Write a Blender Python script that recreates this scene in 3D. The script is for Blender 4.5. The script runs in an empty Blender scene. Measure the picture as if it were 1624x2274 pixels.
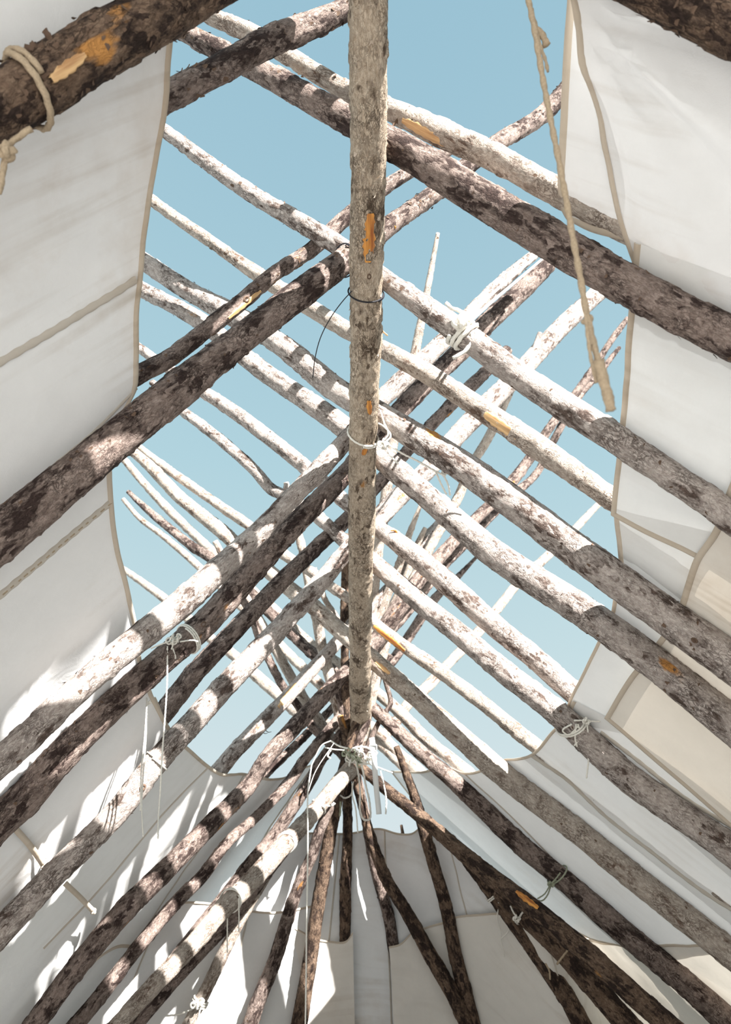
import bpy, math, random
import numpy as np
from mathutils import Vector, Matrix

random.seed(7)
SC = bpy.context.scene
COL = SC.collection

# ------------------------------------------------------------------ camera
W, H = 1624.0, 2274.0
FPX = 1650.0
PITCH = math.radians(42.0)
CAMZ = 1.2
cam_d = bpy.data.cameras.new('camera')
cam = bpy.data.objects.new('camera', cam_d)
COL.objects.link(cam)
cam.location = (0, 0, CAMZ)
cam.rotation_euler = (math.radians(90) + PITCH, 0, 0)
cam_d.sensor_fit = 'VERTICAL'
cam_d.sensor_height = 36.0
cam_d.lens = 36.0 * FPX / H
cam_d.clip_start = 0.02
cam_d.clip_end = 500
cam_d.dof.use_dof = True
cam_d.dof.focus_distance = 2.7
cam_d.dof.aperture_fstop = 4.0
SC.camera = cam

# ------------------------------------------------------------------ sky, sun, exposure
SUN = Vector((0.46, -0.83, 0.32)).normalized()          # direction towards the sun
world = bpy.data.worlds.new('sky')
SC.world = world
world.use_nodes = True
nt = world.node_tree
nt.nodes.clear()
wo = nt.nodes.new('ShaderNodeOutputWorld')
bg = nt.nodes.new('ShaderNodeBackground')
tc = nt.nodes.new('ShaderNodeTexCoord')
sp = nt.nodes.new('ShaderNodeSeparateXYZ')
rp = nt.nodes.new('ShaderNodeValToRGB')
nt.links.new(tc.outputs['Generated'], sp.inputs[0])
nt.links.new(sp.outputs['Z'], rp.inputs[0])
nt.links.new(rp.outputs[0], bg.inputs[0])
nt.links.new(bg.outputs[0], wo.inputs[0])
el = rp.color_ramp.elements
el[0].position = 0.0
el[0].color = (0.74, 0.79, 0.80, 1)
el[1].position = 1.0
el[1].color = (0.315, 0.525, 0.645, 1)
for pos, c in ((0.30, (0.69, 0.785, 0.815, 1)), (0.50, (0.565, 0.73, 0.775, 1)), (0.70, (0.445, 0.655, 0.735, 1))):
    e = el.new(pos)
    e.color = c
bg.inputs[1].default_value = 1.0
sun_d = bpy.data.lights.new('sun', 'SUN')
sun_d.energy = 20.0
sun_d.angle = math.radians(0.53)
sun_d.color = (1.0, 0.975, 0.94)
sun = bpy.data.objects.new('sun', sun_d)
COL.objects.link(sun)
sun.location = SUN * 30
sun.rotation_euler = SUN.to_track_quat('Z', 'Y').to_euler()
SC.view_settings.view_transform = 'Standard'
SC.view_settings.look = 'None'
SC.view_settings.exposure = 0.0
SC.view_settings.gamma = 1.0
SC.view_settings.use_curve_mapping = False

# ------------------------------------------------------------------ geometry of the lodge
HR = 2.3                                   # ridge above the lens
ZR = CAMZ + HR
AR, AL, AA = math.radians(44), math.radians(54), math.radians(52)
YE = 4.55                                  # far end of the ridge
CAM = np.array([0, 0, CAMZ])


def ray(x, y):
    a = (x - W / 2) / FPX
    u = (H / 2 - y) / FPX
    return np.array([a, math.cos(PITCH) - u * math.sin(PITCH), math.sin(PITCH) + u * math.cos(PITCH)])


def plane(pl):
    """outward normal and a point of a roof plane: 'R', 'L', 'A' (far end) or an azimuth in degrees (0 far end, 90 right)"""
    if pl == 'R':
        return np.array([math.sin(AR), 0, math.cos(AR)]), np.array([0, 0, ZR])
    if pl == 'L':
        return np.array([-math.sin(AL), 0, math.cos(AL)]), np.array([0, 0, ZR])
    if pl == 'H':
        return np.array([0, 0, 1.0]), np.array([0, 0, ZR])
    f = 0.0 if pl == 'A' else math.radians(pl)
    return np.array([math.sin(f) * math.sin(AA), math.cos(f) * math.sin(AA), math.cos(AA)]), np.array([0, YE, ZR])


def hit(x, y, pl, d=0.0):
    n, o = plane(pl)
    r = ray(x, y)
    return CAM + r * ((n @ (o - CAM) + d) / (n @ r))


def depth(P):
    q = np.asarray(P) - CAM
    return q[1] * math.cos(PITCH) + q[2] * math.sin(PITCH)


def project(P):
    q = np.asarray(P) - CAM
    dz = q[..., 1] * math.cos(PITCH) + q[..., 2] * math.sin(PITCH)
    u = -q[..., 1] * math.sin(PITCH) + q[..., 2] * math.cos(PITCH)
    return np.stack([W / 2 + FPX * q[..., 0] / dz, H / 2 - FPX * u / dz], -1)


# ------------------------------------------------------------------ numpy noise
def _h(i, j, k, s):
    with np.errstate(over='ignore'):
        v = (i.astype(np.int64) * 374761393 + j.astype(np.int64) * 668265263 + k.astype(np.int64) * 1442695041 + s * 974711) & 0xFFFFFFFF
        v = ((v ^ (v >> 13)) * 1274126177) & 0xFFFFFFFF
        v = v ^ (v >> 16)
    return (v & 0xFFFF) / 65535.0


def vnoise(p, s=0):
    p = np.asarray(p, float)
    f = np.floor(p)
    t = p - f
    t = t * t * (3 - 2 * t)
    i, j, k = f[..., 0], f[..., 1], f[..., 2]
    out = 0
    for a in (0, 1):
        for b in (0, 1):
            for c in (0, 1):
                w = (t[..., 0] if a else 1 - t[..., 0]) * (t[..., 1] if b else 1 - t[..., 1]) * (t[..., 2] if c else 1 - t[..., 2])
                out = out + w * _h(i + a, j + b, k + c, s)
    return out * 2 - 1


def cellrand(p, s=0):
    f = np.floor(np.asarray(p, float))
    return _h(f[..., 0], f[..., 1], f[..., 2], s) * 2 - 1


# ------------------------------------------------------------------ materials
def new_mat(name):
    m = bpy.data.materials.new(name)
    m.use_nodes = True
    m.node_tree.nodes.clear()
    return m, m.node_tree.nodes, m.node_tree.links


def N(nodes, typ, **kw):
    n = nodes.new(typ)
    for k, v in kw.items():
        setattr(n, k, v)
    return n


def ramp(nodes, stops):
    r = nodes.new('ShaderNodeValToRGB')
    e = r.color_ramp.elements
    while len(e) < len(stops):
        e.new(0.5)
    for q, (p, c) in zip(e, stops):
        q.position = p
        q.color = c if len(c) == 4 else (*c, 1)
    return r


def mixc(nodes, links, fac, a, b, mode='MIX'):
    m = nodes.new('ShaderNodeMix')
    m.data_type = 'RGBA'
    m.blend_type = mode
    for sock, v in ((m.inputs['Factor'], fac), (m.inputs['A'], a), (m.inputs['B'], b)):
        if isinstance(v, (int, float)):
            sock.default_value = v
        elif isinstance(v, tuple):
            sock.default_value = (*v, 1) if len(v) == 3 else v
        else:
            links.new(v, sock)
    return m.outputs['Result']


def bark(name, light, mid, dark, cover, scale=40.0, orange=0.0):
    """scaly conifer bark: pale plates, dark cracks, patches of darker bark and bits of bared orange wood"""
    m, n, l = new_mat(name)
    out = n.new('ShaderNodeOutputMaterial')
    bs = n.new('ShaderNodeBsdfPrincipled')
    bs.inputs['Roughness'].default_value = 0.85
    bs.inputs['Specular IOR Level'].default_value = 0.15
    l.new(bs.outputs[0], out.inputs[0])
    tcn = n.new('ShaderNodeTexCoord')
    info = n.new('ShaderNodeObjectInfo')
    off = N(n, 'ShaderNodeVectorMath', operation='SCALE')
    comb = n.new('ShaderNodeCombineXYZ')
    for i in range(3):
        l.new(info.outputs['Random'], comb.inputs[i])
    l.new(comb.outputs[0], off.inputs[0])
    off.inputs['Scale'].default_value = 37.0
    add = N(n, 'ShaderNodeVectorMath', operation='ADD')
    l.new(tcn.outputs['Object'], add.inputs[0])
    l.new(off.outputs[0], add.inputs[1])
    mp = n.new('ShaderNodeMapping')
    mp.inputs['Scale'].default_value = (1, 1, 0.5)
    l.new(add.outputs[0], mp.inputs[0])
    # warp
    wn = n.new('ShaderNodeTexNoise')
    wn.inputs['Scale'].default_value = 30
    wn.inputs['Detail'].default_value = 3
    l.new(mp.outputs[0], wn.inputs['Vector'])
    wsub = N(n, 'ShaderNodeVectorMath', operation='SUBTRACT')
    wsub.inputs[1].default_value = (0.5, 0.5, 0.5)
    l.new(wn.outputs['Color'], wsub.inputs[0])
    wsc = N(n, 'ShaderNodeVectorMath', operation='SCALE')
    wsc.inputs['Scale'].default_value = 0.05
    l.new(wsub.outputs[0], wsc.inputs[0])
    wadd = N(n, 'ShaderNodeVectorMath', operation='ADD')
    l.new(mp.outputs[0], wadd.inputs[0])
    l.new(wsc.outputs[0], wadd.inputs[1])
    ve = N(n, 'ShaderNodeTexVoronoi', feature='DISTANCE_TO_EDGE')
    vc = N(n, 'ShaderNodeTexVoronoi', feature='F1')
    for v in (ve, vc):
        v.inputs['Scale'].default_value = scale * 1.35
        l.new(wadd.outputs[0], v.inputs['Vector'])
    sepc = n.new('ShaderNodeSeparateColor')
    l.new(vc.outputs['Color'], sepc.inputs[0])
    def ridge(sc, wid, dist):
        t = n.new('ShaderNodeTexNoise')
        t.inputs['Scale'].default_value = sc
        t.inputs['Detail'].default_value = 3
        t.inputs['Roughness'].default_value = 0.6
        t.inputs['Distortion'].default_value = dist
        l.new(mp.outputs[0], t.inputs['Vector'])
        a = N(n, 'ShaderNodeMath', operation='SUBTRACT')
        l.new(t.outputs['Fac'], a.inputs[0])
        a.inputs[1].default_value = 0.5
        b = N(n, 'ShaderNodeMath', operation='ABSOLUTE')
        l.new(a.outputs[0], b.inputs[0])
        r = ramp(n, [(0.0, (0, 0, 0)), (wid * 0.5, (0.35, 0.35, 0.35)), (wid, (1, 1, 1))])
        l.new(b.outputs[0], r.inputs[0])
        return r.outputs[0]
    cmul = N(n, 'ShaderNodeMath', operation='MULTIPLY')
    l.new(ridge(scale * 0.55, 0.030, 1.2), cmul.inputs[0])
    l.new(ridge(scale * 1.3, 0.040, 0.8), cmul.inputs[1])
    vr = ramp(n, [(0.0, (0.55, 0.55, 0.55)), (0.06, (1, 1, 1))])
    l.new(ve.outputs['Distance'], vr.inputs[0])
    crack = N(n, 'ShaderNodeMath', operation='MULTIPLY')
    l.new(cmul.outputs[0], crack.inputs[0])
    l.new(vr.outputs[0], crack.inputs[1])
    # crack visibility comes and goes
    gn = n.new('ShaderNodeTexNoise')
    gn.inputs['Scale'].default_value = 11
    gn.inputs['Detail'].default_value = 4
    l.new(add.outputs[0], gn.inputs['Vector'])
    gr = ramp(n, [(0.38, (0, 0, 0)), (0.62, (1, 1, 1))])
    l.new(gn.outputs['Fac'], gr.inputs[0])
    # patches of dark bark
    pn = n.new('ShaderNodeTexNoise')
    pn.inputs['Scale'].default_value = 13
    pn.inputs['Detail'].default_value = 7
    pn.inputs['Roughness'].default_value = 0.68
    l.new(mp.outputs[0], pn.inputs['Vector'])
    padd = N(n, 'ShaderNodeMath', operation='MULTIPLY_ADD')
    l.new(sepc.outputs[0], padd.inputs[0])
    padd.inputs[1].default_value = 0.16
    l.new(pn.outputs['Fac'], padd.inputs[2])
    pr = ramp(n, [(0.68 - cover * 0.30, (0, 0, 0)), (0.80 - cover * 0.30, (1, 1, 1))])
    l.new(padd.outputs[0], pr.inputs[0])
    # fine grain
    fn = n.new('ShaderNodeTexNoise')
    fn.inputs['Scale'].default_value = 120
    fn.inputs['Detail'].default_value = 5
    fn.inputs['Roughness'].default_value = 0.7
    l.new(mp.outputs[0], fn.inputs['Vector'])
    fr = ramp(n, [(0.35, (0, 0, 0)), (0.68, (1, 1, 1))])
    l.new(fn.outputs['Fac'], fr.inputs[0])
    base = mixc(n, l, fr.outputs[0], mid, light)
    plate = mixc(n, l, sepc.outputs[1], tuple(0.72 * c for c in light), (1, 1, 1))
    base = mixc(n, l, 0.32, base, plate, 'MULTIPLY')
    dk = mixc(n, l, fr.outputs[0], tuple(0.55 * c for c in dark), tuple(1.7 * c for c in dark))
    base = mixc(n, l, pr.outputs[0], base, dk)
    if orange > 0:
        on = n.new('ShaderNodeTexNoise')
        on.inputs['Scale'].default_value = 9
        on.inputs['Detail'].default_value = 4
        mo = n.new('ShaderNodeMapping')
        mo.inputs['Location'].default_value = (3.3, 1.7, 9.1)
        mo.inputs['Scale'].default_value = (1, 1, 0.35)
        l.new(add.outputs[0], mo.inputs[0])
        l.new(mo.outputs[0], on.inputs['Vector'])
        orr = ramp(n, [(0.72 - 0.2 * orange, (0, 0, 0)), (0.76 - 0.2 * orange, (1, 1, 1))])
        l.new(on.outputs['Fac'], orr.inputs[0])
        base = mixc(n, l, orr.outputs[0], base, (0.50, 0.24, 0.075))
    inv = N(n, 'ShaderNodeMath', operation='SUBTRACT')
    inv.inputs[0].default_value = 1.0
    l.new(crack.outputs[0], inv.inputs[1])
    cm = N(n, 'ShaderNodeMath', operation='MULTIPLY')
    l.new(inv.outputs[0], cm.inputs[0])
    l.new(gr.outputs[0], cm.inputs[1])
    cs = N(n, 'ShaderNodeMath', operation='MULTIPLY')
    l.new(cm.outputs[0], cs.inputs[0])
    cs.inputs[1].default_value = 0.85
    base = mixc(n, l, cs.outputs[0], base, tuple(0.6 * c for c in dark))
    l.new(base, bs.inputs['Base Color'])
    # relief
    hs = N(n, 'ShaderNodeMath', operation='MULTIPLY_ADD')
    l.new(crack.outputs[0], hs.inputs[0])
    hs.inputs[1].default_value = 0.8
    l.new(sepc.outputs[1], hs.inputs[2])
    hs2 = N(n, 'ShaderNodeMath', operation='MULTIPLY_ADD')
    l.new(fn.outputs['Fac'], hs2.inputs[0])
    hs2.inputs[1].default_value = 1.0
    l.new(hs.outputs[0], hs2.inputs[2])
    bp = n.new('ShaderNodeBump')
    bp.inputs['Strength'].default_value = 0.8
    bp.inputs['Distance'].default_value = 0.0028
    l.new(hs2.outputs[0], bp.inputs['Height'])
    l.new(bp.outputs[0], bs.inputs['Normal'])
    return m


def canvas_mat(name, col, trans, stain=0.3, tcol=None):
    """unbleached cotton canvas that lets light through"""
    m, n, l = new_mat(name)
    out = n.new('ShaderNodeOutputMaterial')
    tcn = n.new('ShaderNodeTexCoord')
    geo = n.new('ShaderNodeNewGeometry')
    pos = geo.outputs['Position']
    big = n.new('ShaderNodeTexNoise')
    big.inputs['Scale'].default_value = 1.3
    big.inputs['Detail'].default_value = 6
    big.inputs['Roughness'].default_value = 0.62
    l.new(pos, big.inputs['Vector'])
    br = ramp(n, [(0.56, (0, 0, 0)), (0.80, (1, 1, 1))])
    l.new(big.outputs['Fac'], br.inputs[0])
    fine = n.new('ShaderNodeTexNoise')
    fine.inputs['Scale'].default_value = 9
    fine.inputs['Detail'].default_value = 8
    fine.inputs['Roughness'].default_value = 0.7
    l.new(pos, fine.inputs['Vector'])
    c1 = mixc(n, l, fine.outputs['Fac'], tuple(0.93 * c for c in col), tuple(min(1, 1.05 * c) for c in col))
    sm = N(n, 'ShaderNodeMath', operation='MULTIPLY')
    l.new(br.outputs[0], sm.inputs[0])
    sm.inputs[1].default_value = stain
    c2 = mixc(n, l, sm.outputs[0], c1, (0.44, 0.30, 0.17))
    # dirty streaks running down the slope
    sep = n.new('ShaderNodeSeparateXYZ')
    l.new(pos, sep.inputs[0])
    cmb = n.new('ShaderNodeCombineXYZ')
    my = N(n, 'ShaderNodeMath', operation='MULTIPLY')
    my.inputs[1].default_value = 22.0
    l.new(sep.outputs['Y'], my.inputs[0])
    mz = N(n, 'ShaderNodeMath', operation='MULTIPLY')
    mz.inputs[1].default_value = 1.6
    l.new(sep.outputs['Z'], mz.inputs[0])
    l.new(my.outputs[0], cmb.inputs[0])
    l.new(mz.outputs[0], cmb.inputs[1])
    stn = n.new('ShaderNodeTexNoise')
    stn.inputs['Scale'].default_value = 1.0
    stn.inputs['Detail'].default_value = 4
    l.new(cmb.outputs[0], stn.inputs['Vector'])
    str_ = ramp(n, [(0.50, (0, 0, 0)), (0.72, (1, 1, 1))])
    l.new(stn.outputs['Fac'], str_.inputs[0])
    sk = N(n, 'ShaderNodeMath', operation='MULTIPLY')
    l.new(str_.outputs[0], sk.inputs[0])
    br2 = ramp(n, [(0.45, (0, 0, 0)), (0.66, (1, 1, 1))])
    l.new(big.outputs['Fac'], br2.inputs[0])
    l.new(br2.outputs[0], sk.inputs[1])
    sk2 = N(n, 'ShaderNodeMath', operation='MULTIPLY')
    l.new(sk.outputs[0], sk2.inputs[0])
    sk2.inputs[1].default_value = stain * 1.1
    c2 = mixc(n, l, sk2.outputs[0], c2, (0.40, 0.32, 0.23))
    # weave
    wv = n.new('ShaderNodeTexNoise')
    wv.inputs['Scale'].default_value = 420
    wv.inputs['Detail'].default_value = 2
    l.new(pos, wv.inputs['Vector'])
    cr = n.new('ShaderNodeTexNoise')
    cr.inputs['Scale'].default_value = 14
    cr.inputs['Detail'].default_value = 6
    cr.inputs['Distortion'].default_value = 0.6
    l.new(pos, cr.inputs['Vector'])
    hm = N(n, 'ShaderNodeMath', operation='MULTIPLY_ADD')
    l.new(cr.outputs['Fac'], hm.inputs[0])
    hm.inputs[1].default_value = 8.0
    l.new(wv.outputs['Fac'], hm.inputs[2])
    bp = n.new('ShaderNodeBump')
    bp.inputs['Strength'].default_value = 0.35
    bp.inputs['Distance'].default_value = 0.0012
    l.new(hm.outputs[0], bp.inputs['Height'])
    df = n.new('ShaderNodeBsdfDiffuse')
    df.inputs['Roughness'].default_value = 0.6
    tr = n.new('ShaderNodeBsdfTranslucent')
    l.new(c2, df.inputs[0])
    l.new(bp.outputs[0], df.inputs['Normal'])
    t2 = mixc(n, l, 1.0, c2, tcol or (1.0, 0.95, 0.88), 'MULTIPLY')
    l.new(t2, tr.inputs[0])
    l.new(bp.outputs[0], tr.inputs['Normal'])
    mx = n.new('ShaderNodeMixShader')
    mx.inputs[0].default_value = trans
    l.new(df.outputs[0], mx.inputs[1])
    l.new(tr.outputs[0], mx.inputs[2])
    l.new(mx.outputs[0], out.inputs[0])
    return m


def plain(name, col, rough=0.8, var=0.25, scale=60, bump=0.001, metal=0.0):
    m, n, l = new_mat(name)
    out = n.new('ShaderNodeOutputMaterial')
    bs = n.new('ShaderNodeBsdfPrincipled')
    bs.inputs['Roughness'].default_value = rough
    bs.inputs['Metallic'].default_value = metal
    bs.inputs['Specular IOR Level'].default_value = 0.2
    geo = n.new('ShaderNodeNewGeometry')
    t = n.new('ShaderNodeTexNoise')
    t.inputs['Scale'].default_value = scale
    t.inputs['Detail'].default_value = 5
    l.new(geo.outputs['Position'], t.inputs['Vector'])
    c = mixc(n, l, t.outputs['Fac'], tuple((1 - var) * x for x in col), tuple(min(1, (1 + var) * x) for x in col))
    l.new(c, bs.inputs['Base Color'])
    if bump:
        bp = n.new('ShaderNodeBump')
        bp.inputs['Distance'].default_value = bump
        bp.inputs['Strength'].default_value = 0.6
        l.new(t.outputs['Fac'], bp.inputs['Height'])
        l.new(bp.outputs[0], bs.inputs['Normal'])
    l.new(bs.outputs[0], out.inputs[0])
    return m


def wood_mat(name, a, b):
    """bared wood with long grain"""
    m, n, l = new_mat(name)
    out = n.new('ShaderNodeOutputMaterial')
    bs = n.new('ShaderNodeBsdfPrincipled')
    bs.inputs['Roughness'].default_value = 0.55
    tcn = n.new('ShaderNodeTexCoord')
    mp = n.new('ShaderNodeMapping')
    mp.inputs['Scale'].default_value = (90, 90, 7)
    l.new(tcn.outputs['Object'], mp.inputs[0])
    t = n.new('ShaderNodeTexNoise')
    t.inputs['Scale'].default_value = 1.0
    t.inputs['Detail'].default_value = 6
    l.new(mp.outputs[0], t.inputs['Vector'])
    r = ramp(n, [(0.35, a), (0.62, b)])
    l.new(t.outputs['Fac'], r.inputs[0])
    l.new(r.outputs[0], bs.inputs['Base Color'])
    bp = n.new('ShaderNodeBump')
    bp.inputs['Distance'].default_value = 0.001
    l.new(t.outputs['Fac'], bp.inputs['Height'])
    l.new(bp.outputs[0], bs.inputs['Normal'])
    l.new(bs.outputs[0], out.inputs[0])
    return m


M = {
    'scaly': bark('scaly_grey_bark', (0.63, 0.57, 0.525), (0.37, 0.31, 0.28), (0.10, 0.072, 0.060), 0.25, 46, 0.10),
    'mottled': bark('mottled_brown_bark', (0.40, 0.325, 0.285), (0.205, 0.15, 0.128), (0.045, 0.030, 0.026), 0.42, 48, 0.14),
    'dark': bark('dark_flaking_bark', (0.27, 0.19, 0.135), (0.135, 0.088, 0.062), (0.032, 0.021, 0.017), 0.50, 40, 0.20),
    'pale': bark('pale_weathered_bark', (0.62, 0.555, 0.49), (0.41, 0.34, 0.285), (0.15, 0.10, 0.075), 0.12, 46, 0.12),
    'tan': bark('tan_ridge_bark', (0.66, 0.56, 0.45), (0.42, 0.33, 0.245), (0.11, 0.078, 0.055), 0.22, 60, 0.03),
    'canvas': canvas_mat('canvas', (0.82, 0.815, 0.81), 0.035, 0.45, (0.95, 0.98, 1.0)),
    'canvas_white': canvas_mat('white_canvas', (0.81, 0.805, 0.79), 0.052, 0.12, (0.92, 0.97, 1.0)),
    'liner': canvas_mat('beige_liner_canvas', (0.81, 0.765, 0.70), 0.06, 0.45, (1.0, 0.93, 0.83)),
    'liner_thin': canvas_mat('thin_beige_canvas', (0.84, 0.81, 0.76), 0.16, 0.30, (1.0, 0.94, 0.85)),
    'hem': canvas_mat('hem_canvas', (0.68, 0.60, 0.50), 0.2, 0.6),
    'seam': canvas_mat('seam_canvas', (0.68, 0.63, 0.56), 0.2, 0.4),
    'rope': plain('white_cotton_rope', (0.80, 0.77, 0.70), 0.9, 0.2, 260, 0.0012),
    'jute': plain('tan_jute_rope', (0.42, 0.33, 0.23), 0.95, 0.35, 220, 0.0015),
    'greyrope': plain('grey_green_rope', (0.36, 0.38, 0.28), 0.9, 0.3, 260, 0.001),
    'wire': plain('black_wire', (0.025, 0.025, 0.03), 0.5, 0.2, 90, 0),
    'strap': plain('white_webbing', (0.80, 0.80, 0.78), 0.7, 0.08, 300, 0.0004),
    'buckle': plain('grey_plastic_buckle', (0.50, 0.50, 0.50), 0.4, 0.1, 60, 0),
    'scar': wood_mat('bared_orange_wood', (0.30, 0.085, 0.02), (0.78, 0.36, 0.07)),
    'scarpale': wood_mat('bared_yellow_wood', (0.42, 0.22, 0.09), (0.78, 0.52, 0.26)),
    'barkchip': plain('dark_bark_chip', (0.13, 0.085, 0.06), 0.9, 0.5, 90, 0.002),
    'palechip': plain('pale_bark_chip', (0.50, 0.41, 0.33), 0.9, 0.35, 90, 0.002),
    'lichen': plain('dry_twig', (0.16, 0.15, 0.13), 0.9, 0.4, 120, 0.001),
    'ground': plain('dry_trodden_earth', (0.56, 0.55, 0.535), 0.95, 0.35, 3.0, 0.01),
}

# ------------------------------------------------------------------ mesh helpers
def mesh_obj(name, verts, faces, mat, parent=None, smooth=True, mat_world=None):
    """verts in world space; mat_world (Matrix) is the object's frame"""
    me = bpy.data.meshes.new(name)
    v = np.asarray(verts, float)
    if mat_world is not None:
        inv = np.array(mat_world.inverted())
        v = v @ inv[:3, :3].T + inv[:3, 3]
    me.from_pydata(v.tolist(), [], [tuple(int(i) for i in f) for f in faces] if not isinstance(faces, np.ndarray) else faces.tolist())
    if smooth:
        me.polygons.foreach_set('use_smooth', np.ones(len(me.polygons), bool))
    me.materials.append(mat)
    me.update()
    o = bpy.data.objects.new(name, me)
    COL.objects.link(o)
    if mat_world is not None:
        o.matrix_world = mat_world
    if parent is not None:
        pw = parent.matrix_world.copy()
        o.parent = parent
        o.matrix_parent_inverse = pw.inverted()
    return o


def tag(o, label, cat, group=None, kind=None):
    o['label'] = label
    o['category'] = cat
    if group:
        o['group'] = group
    if kind:
        o['kind'] = kind
    return o


def catmull(P, R, step):
    """resample a polyline with radii into a smooth curve"""
    P = np.asarray(P, float)
    R = np.asarray(R, float)
    if len(P) < 2:
        return P, R
    ext = np.vstack([2 * P[0] - P[1], P, 2 * P[-1] - P[-2]])
    op, orr = [], []
    for i in range(len(P) - 1):
        p0, p1, p2, p3 = ext[i:i + 4]
        L = np.linalg.norm(p2 - p1)
        k = max(1, int(math.ceil(L / step)))
        t = np.linspace(0, 1, k, endpoint=False)[:, None]
        # centripetal-ish: scale the tangents by segment lengths
        L0 = max(np.linalg.norm(p1 - p0), 1e-6)
        L2 = max(np.linalg.norm(p3 - p2), 1e-6)
        m1 = ((p1 - p0) / L0 * L + (p2 - p1)) / 2
        m2 = ((p2 - p1) + (p3 - p2) / L2 * L) / 2
        h00 = 2 * t**3 - 3 * t**2 + 1
        h10 = t**3 - 2 * t**2 + t
        h01 = -2 * t**3 + 3 * t**2
        h11 = t**3 - t**2
        op.append(h00 * p1 + h10 * m1 + h01 * p2 + h11 * m2)
        orr.append(R[i] + (R[i + 1] - R[i]) * t[:, 0])
    op.append(P[-1:])
    orr.append(R[-1:])
    return np.vstack(op), np.concatenate(orr)


def frames(C):
    T = np.gradient(C, axis=0)
    T /= np.linalg.norm(T, axis=1)[:, None] + 1e-12
    up = np.array([0, 0, 1.0]) if abs(T[0][2]) < 0.9 else np.array([0, 1.0, 0])
    n = np.cross(T[0], up)
    n /= np.linalg.norm(n)
    Ns = [n]
    for i in range(1, len(C)):
        n = n - T[i] * (n @ T[i])
        n /= np.linalg.norm(n) + 1e-12
        Ns.append(n)
    Ns = np.array(Ns)
    return T, Ns, np.cross(T, Ns)


def tube_mesh(C, R, seg, rough=None, caps=True):
    """C centres, R radii; rough(theta grid, s grid, r grid) gives a radial factor"""
    T, A, B = frames(C)
    k = len(C)
    th = np.linspace(0, 2 * math.pi, seg, endpoint=False)
    s = np.concatenate([[0], np.cumsum(np.linalg.norm(np.diff(C, axis=0), axis=1))])
    rr = np.repeat(np.asarray(R)[:, None], seg, 1)
    if rough is not None:
        rr = rr + rough(np.repeat(th[None], k, 0), np.repeat(s[:, None], seg, 1), rr)
    V = C[:, None, :] + rr[..., None] * (np.cos(th)[None, :, None] * A[:, None, :] + np.sin(th)[None, :, None] * B[:, None, :])
    V = V.reshape(-1, 3)
    i = np.arange(k - 1)[:, None] * seg
    j = np.arange(seg)[None]
    j2 = (j + 1) % seg
    F = np.stack([i + j, i + j2, i + seg + j2, i + seg + j], -1).reshape(-1, 4)
    F = [tuple(f) for f in F.tolist()]
    if caps:
        V = np.vstack([V, C[0] - T[0] * R[0] * 0.15, C[-1] + T[-1] * R[-1] * 0.15])
        a, b = len(V) - 2, len(V) - 1
        for q in range(seg):
            F.append((a, (q + 1) % seg, q))
            F.append((b, (k - 1) * seg + q, (k - 1) * seg + (q + 1) % seg))
    return V, F


POLES = {}


def bark_rough(seed, amp=1.0):
    def f(th, s, r):
        q = np.stack([np.cos(th) * r, np.sin(th) * r, s], -1)
        low = vnoise(q * np.array([9, 9, 3.2]), seed) * 0.0045
        w = np.stack([vnoise(q * 40, seed + 1), vnoise(q * 40, seed + 2), vnoise(q * 40, seed + 3)], -1) * 0.5
        pl = cellrand(q * np.array([42, 42, 24]) + w, seed + 4)
        fine = vnoise(q * np.array([90, 90, 60]), seed + 5) * 0.0008
        k = np.minimum(1.0, r / 0.035)
        return amp * k * (low + pl * 0.0016 + np.maximum(0, pl - 0.75) * 0.010 + fine)
    return f


def axis_frame(P0, P1):
    z = Vector(P1) - Vector(P0)
    q = z.to_track_quat('Z', 'Y')
    return Matrix.Translation(Vector(P0)) @ q.to_matrix().to_4x4()


def pole3d(key, P, R, mat, label, group=None, name='tent_pole', seg=28, step=0.012, amp=1.0, cat='pole', flakes=0, chip='barkchip', seed=None):
    seed = seed if seed is not None else (sum(ord(c) * (i + 3) for i, c in enumerate(key)) % 9973)
    C, Rr = catmull(P, R, step)
    # slight natural crookedness
    s = np.concatenate([[0], np.cumsum(np.linalg.norm(np.diff(C, axis=0), axis=1))])
    for a in range(3):
        C[:, a] += vnoise(np.stack([s * 2.3, s * 0 + a * 7.1, s * 0 + seed * 0.37], -1), seed) * 0.004
    V, F = tube_mesh(C, Rr, seg, bark_rough(seed, amp))
    fr = axis_frame(C[0], C[-1])
    o = mesh_obj(name, V, F, M[mat], mat_world=fr)
    tag(o, label, cat, group)
    POLES[key] = dict(obj=o, C=C, R=Rr, s=s, frame=fr, px=project(C))
    if flakes:
        add_flakes(key, flakes, chip, seed)
    return o


def pole(key, pts, pl, d, mat, label, group, foot=True, top=0.25, **kw):
    """pts: (x, y, width) along the pole's axis from its low end to its top, lying in a roof plane"""
    P = [hit(x, y, pl, d) for x, y, w in pts]
    R = [max(0.006, 0.5 * w / FPX * depth(p)) for p, (x, y, w) in zip(P, pts)]
    if foot:
        k = min(2, len(P) - 1)
        v = P[0] - P[k]
        v = v / np.linalg.norm(v)
        n, o = plane(pl)
        if v[2] > -0.25:
            v[2] = -0.6
            v /= np.linalg.norm(v)
        L = (P[0][2] + 0.06) / -v[2]
        P.insert(0, P[0] + v * L)
        R.insert(0, min(R[0] * 1.12, R[0] + 0.012))
    if top:
        v = P[-1] - P[-2]
        v = v / np.linalg.norm(v)
        P.append(P[-1] + v * top)
        R.append(R[-1] * 0.85)
    return pole3d(key, P, R, mat, label, group, **kw)


def near(key, x, y):
    p = POLES[key]
    i = int(np.argmin(((p['px'] - np.array([x, y]))**2).sum(1)))
    return i


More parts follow.
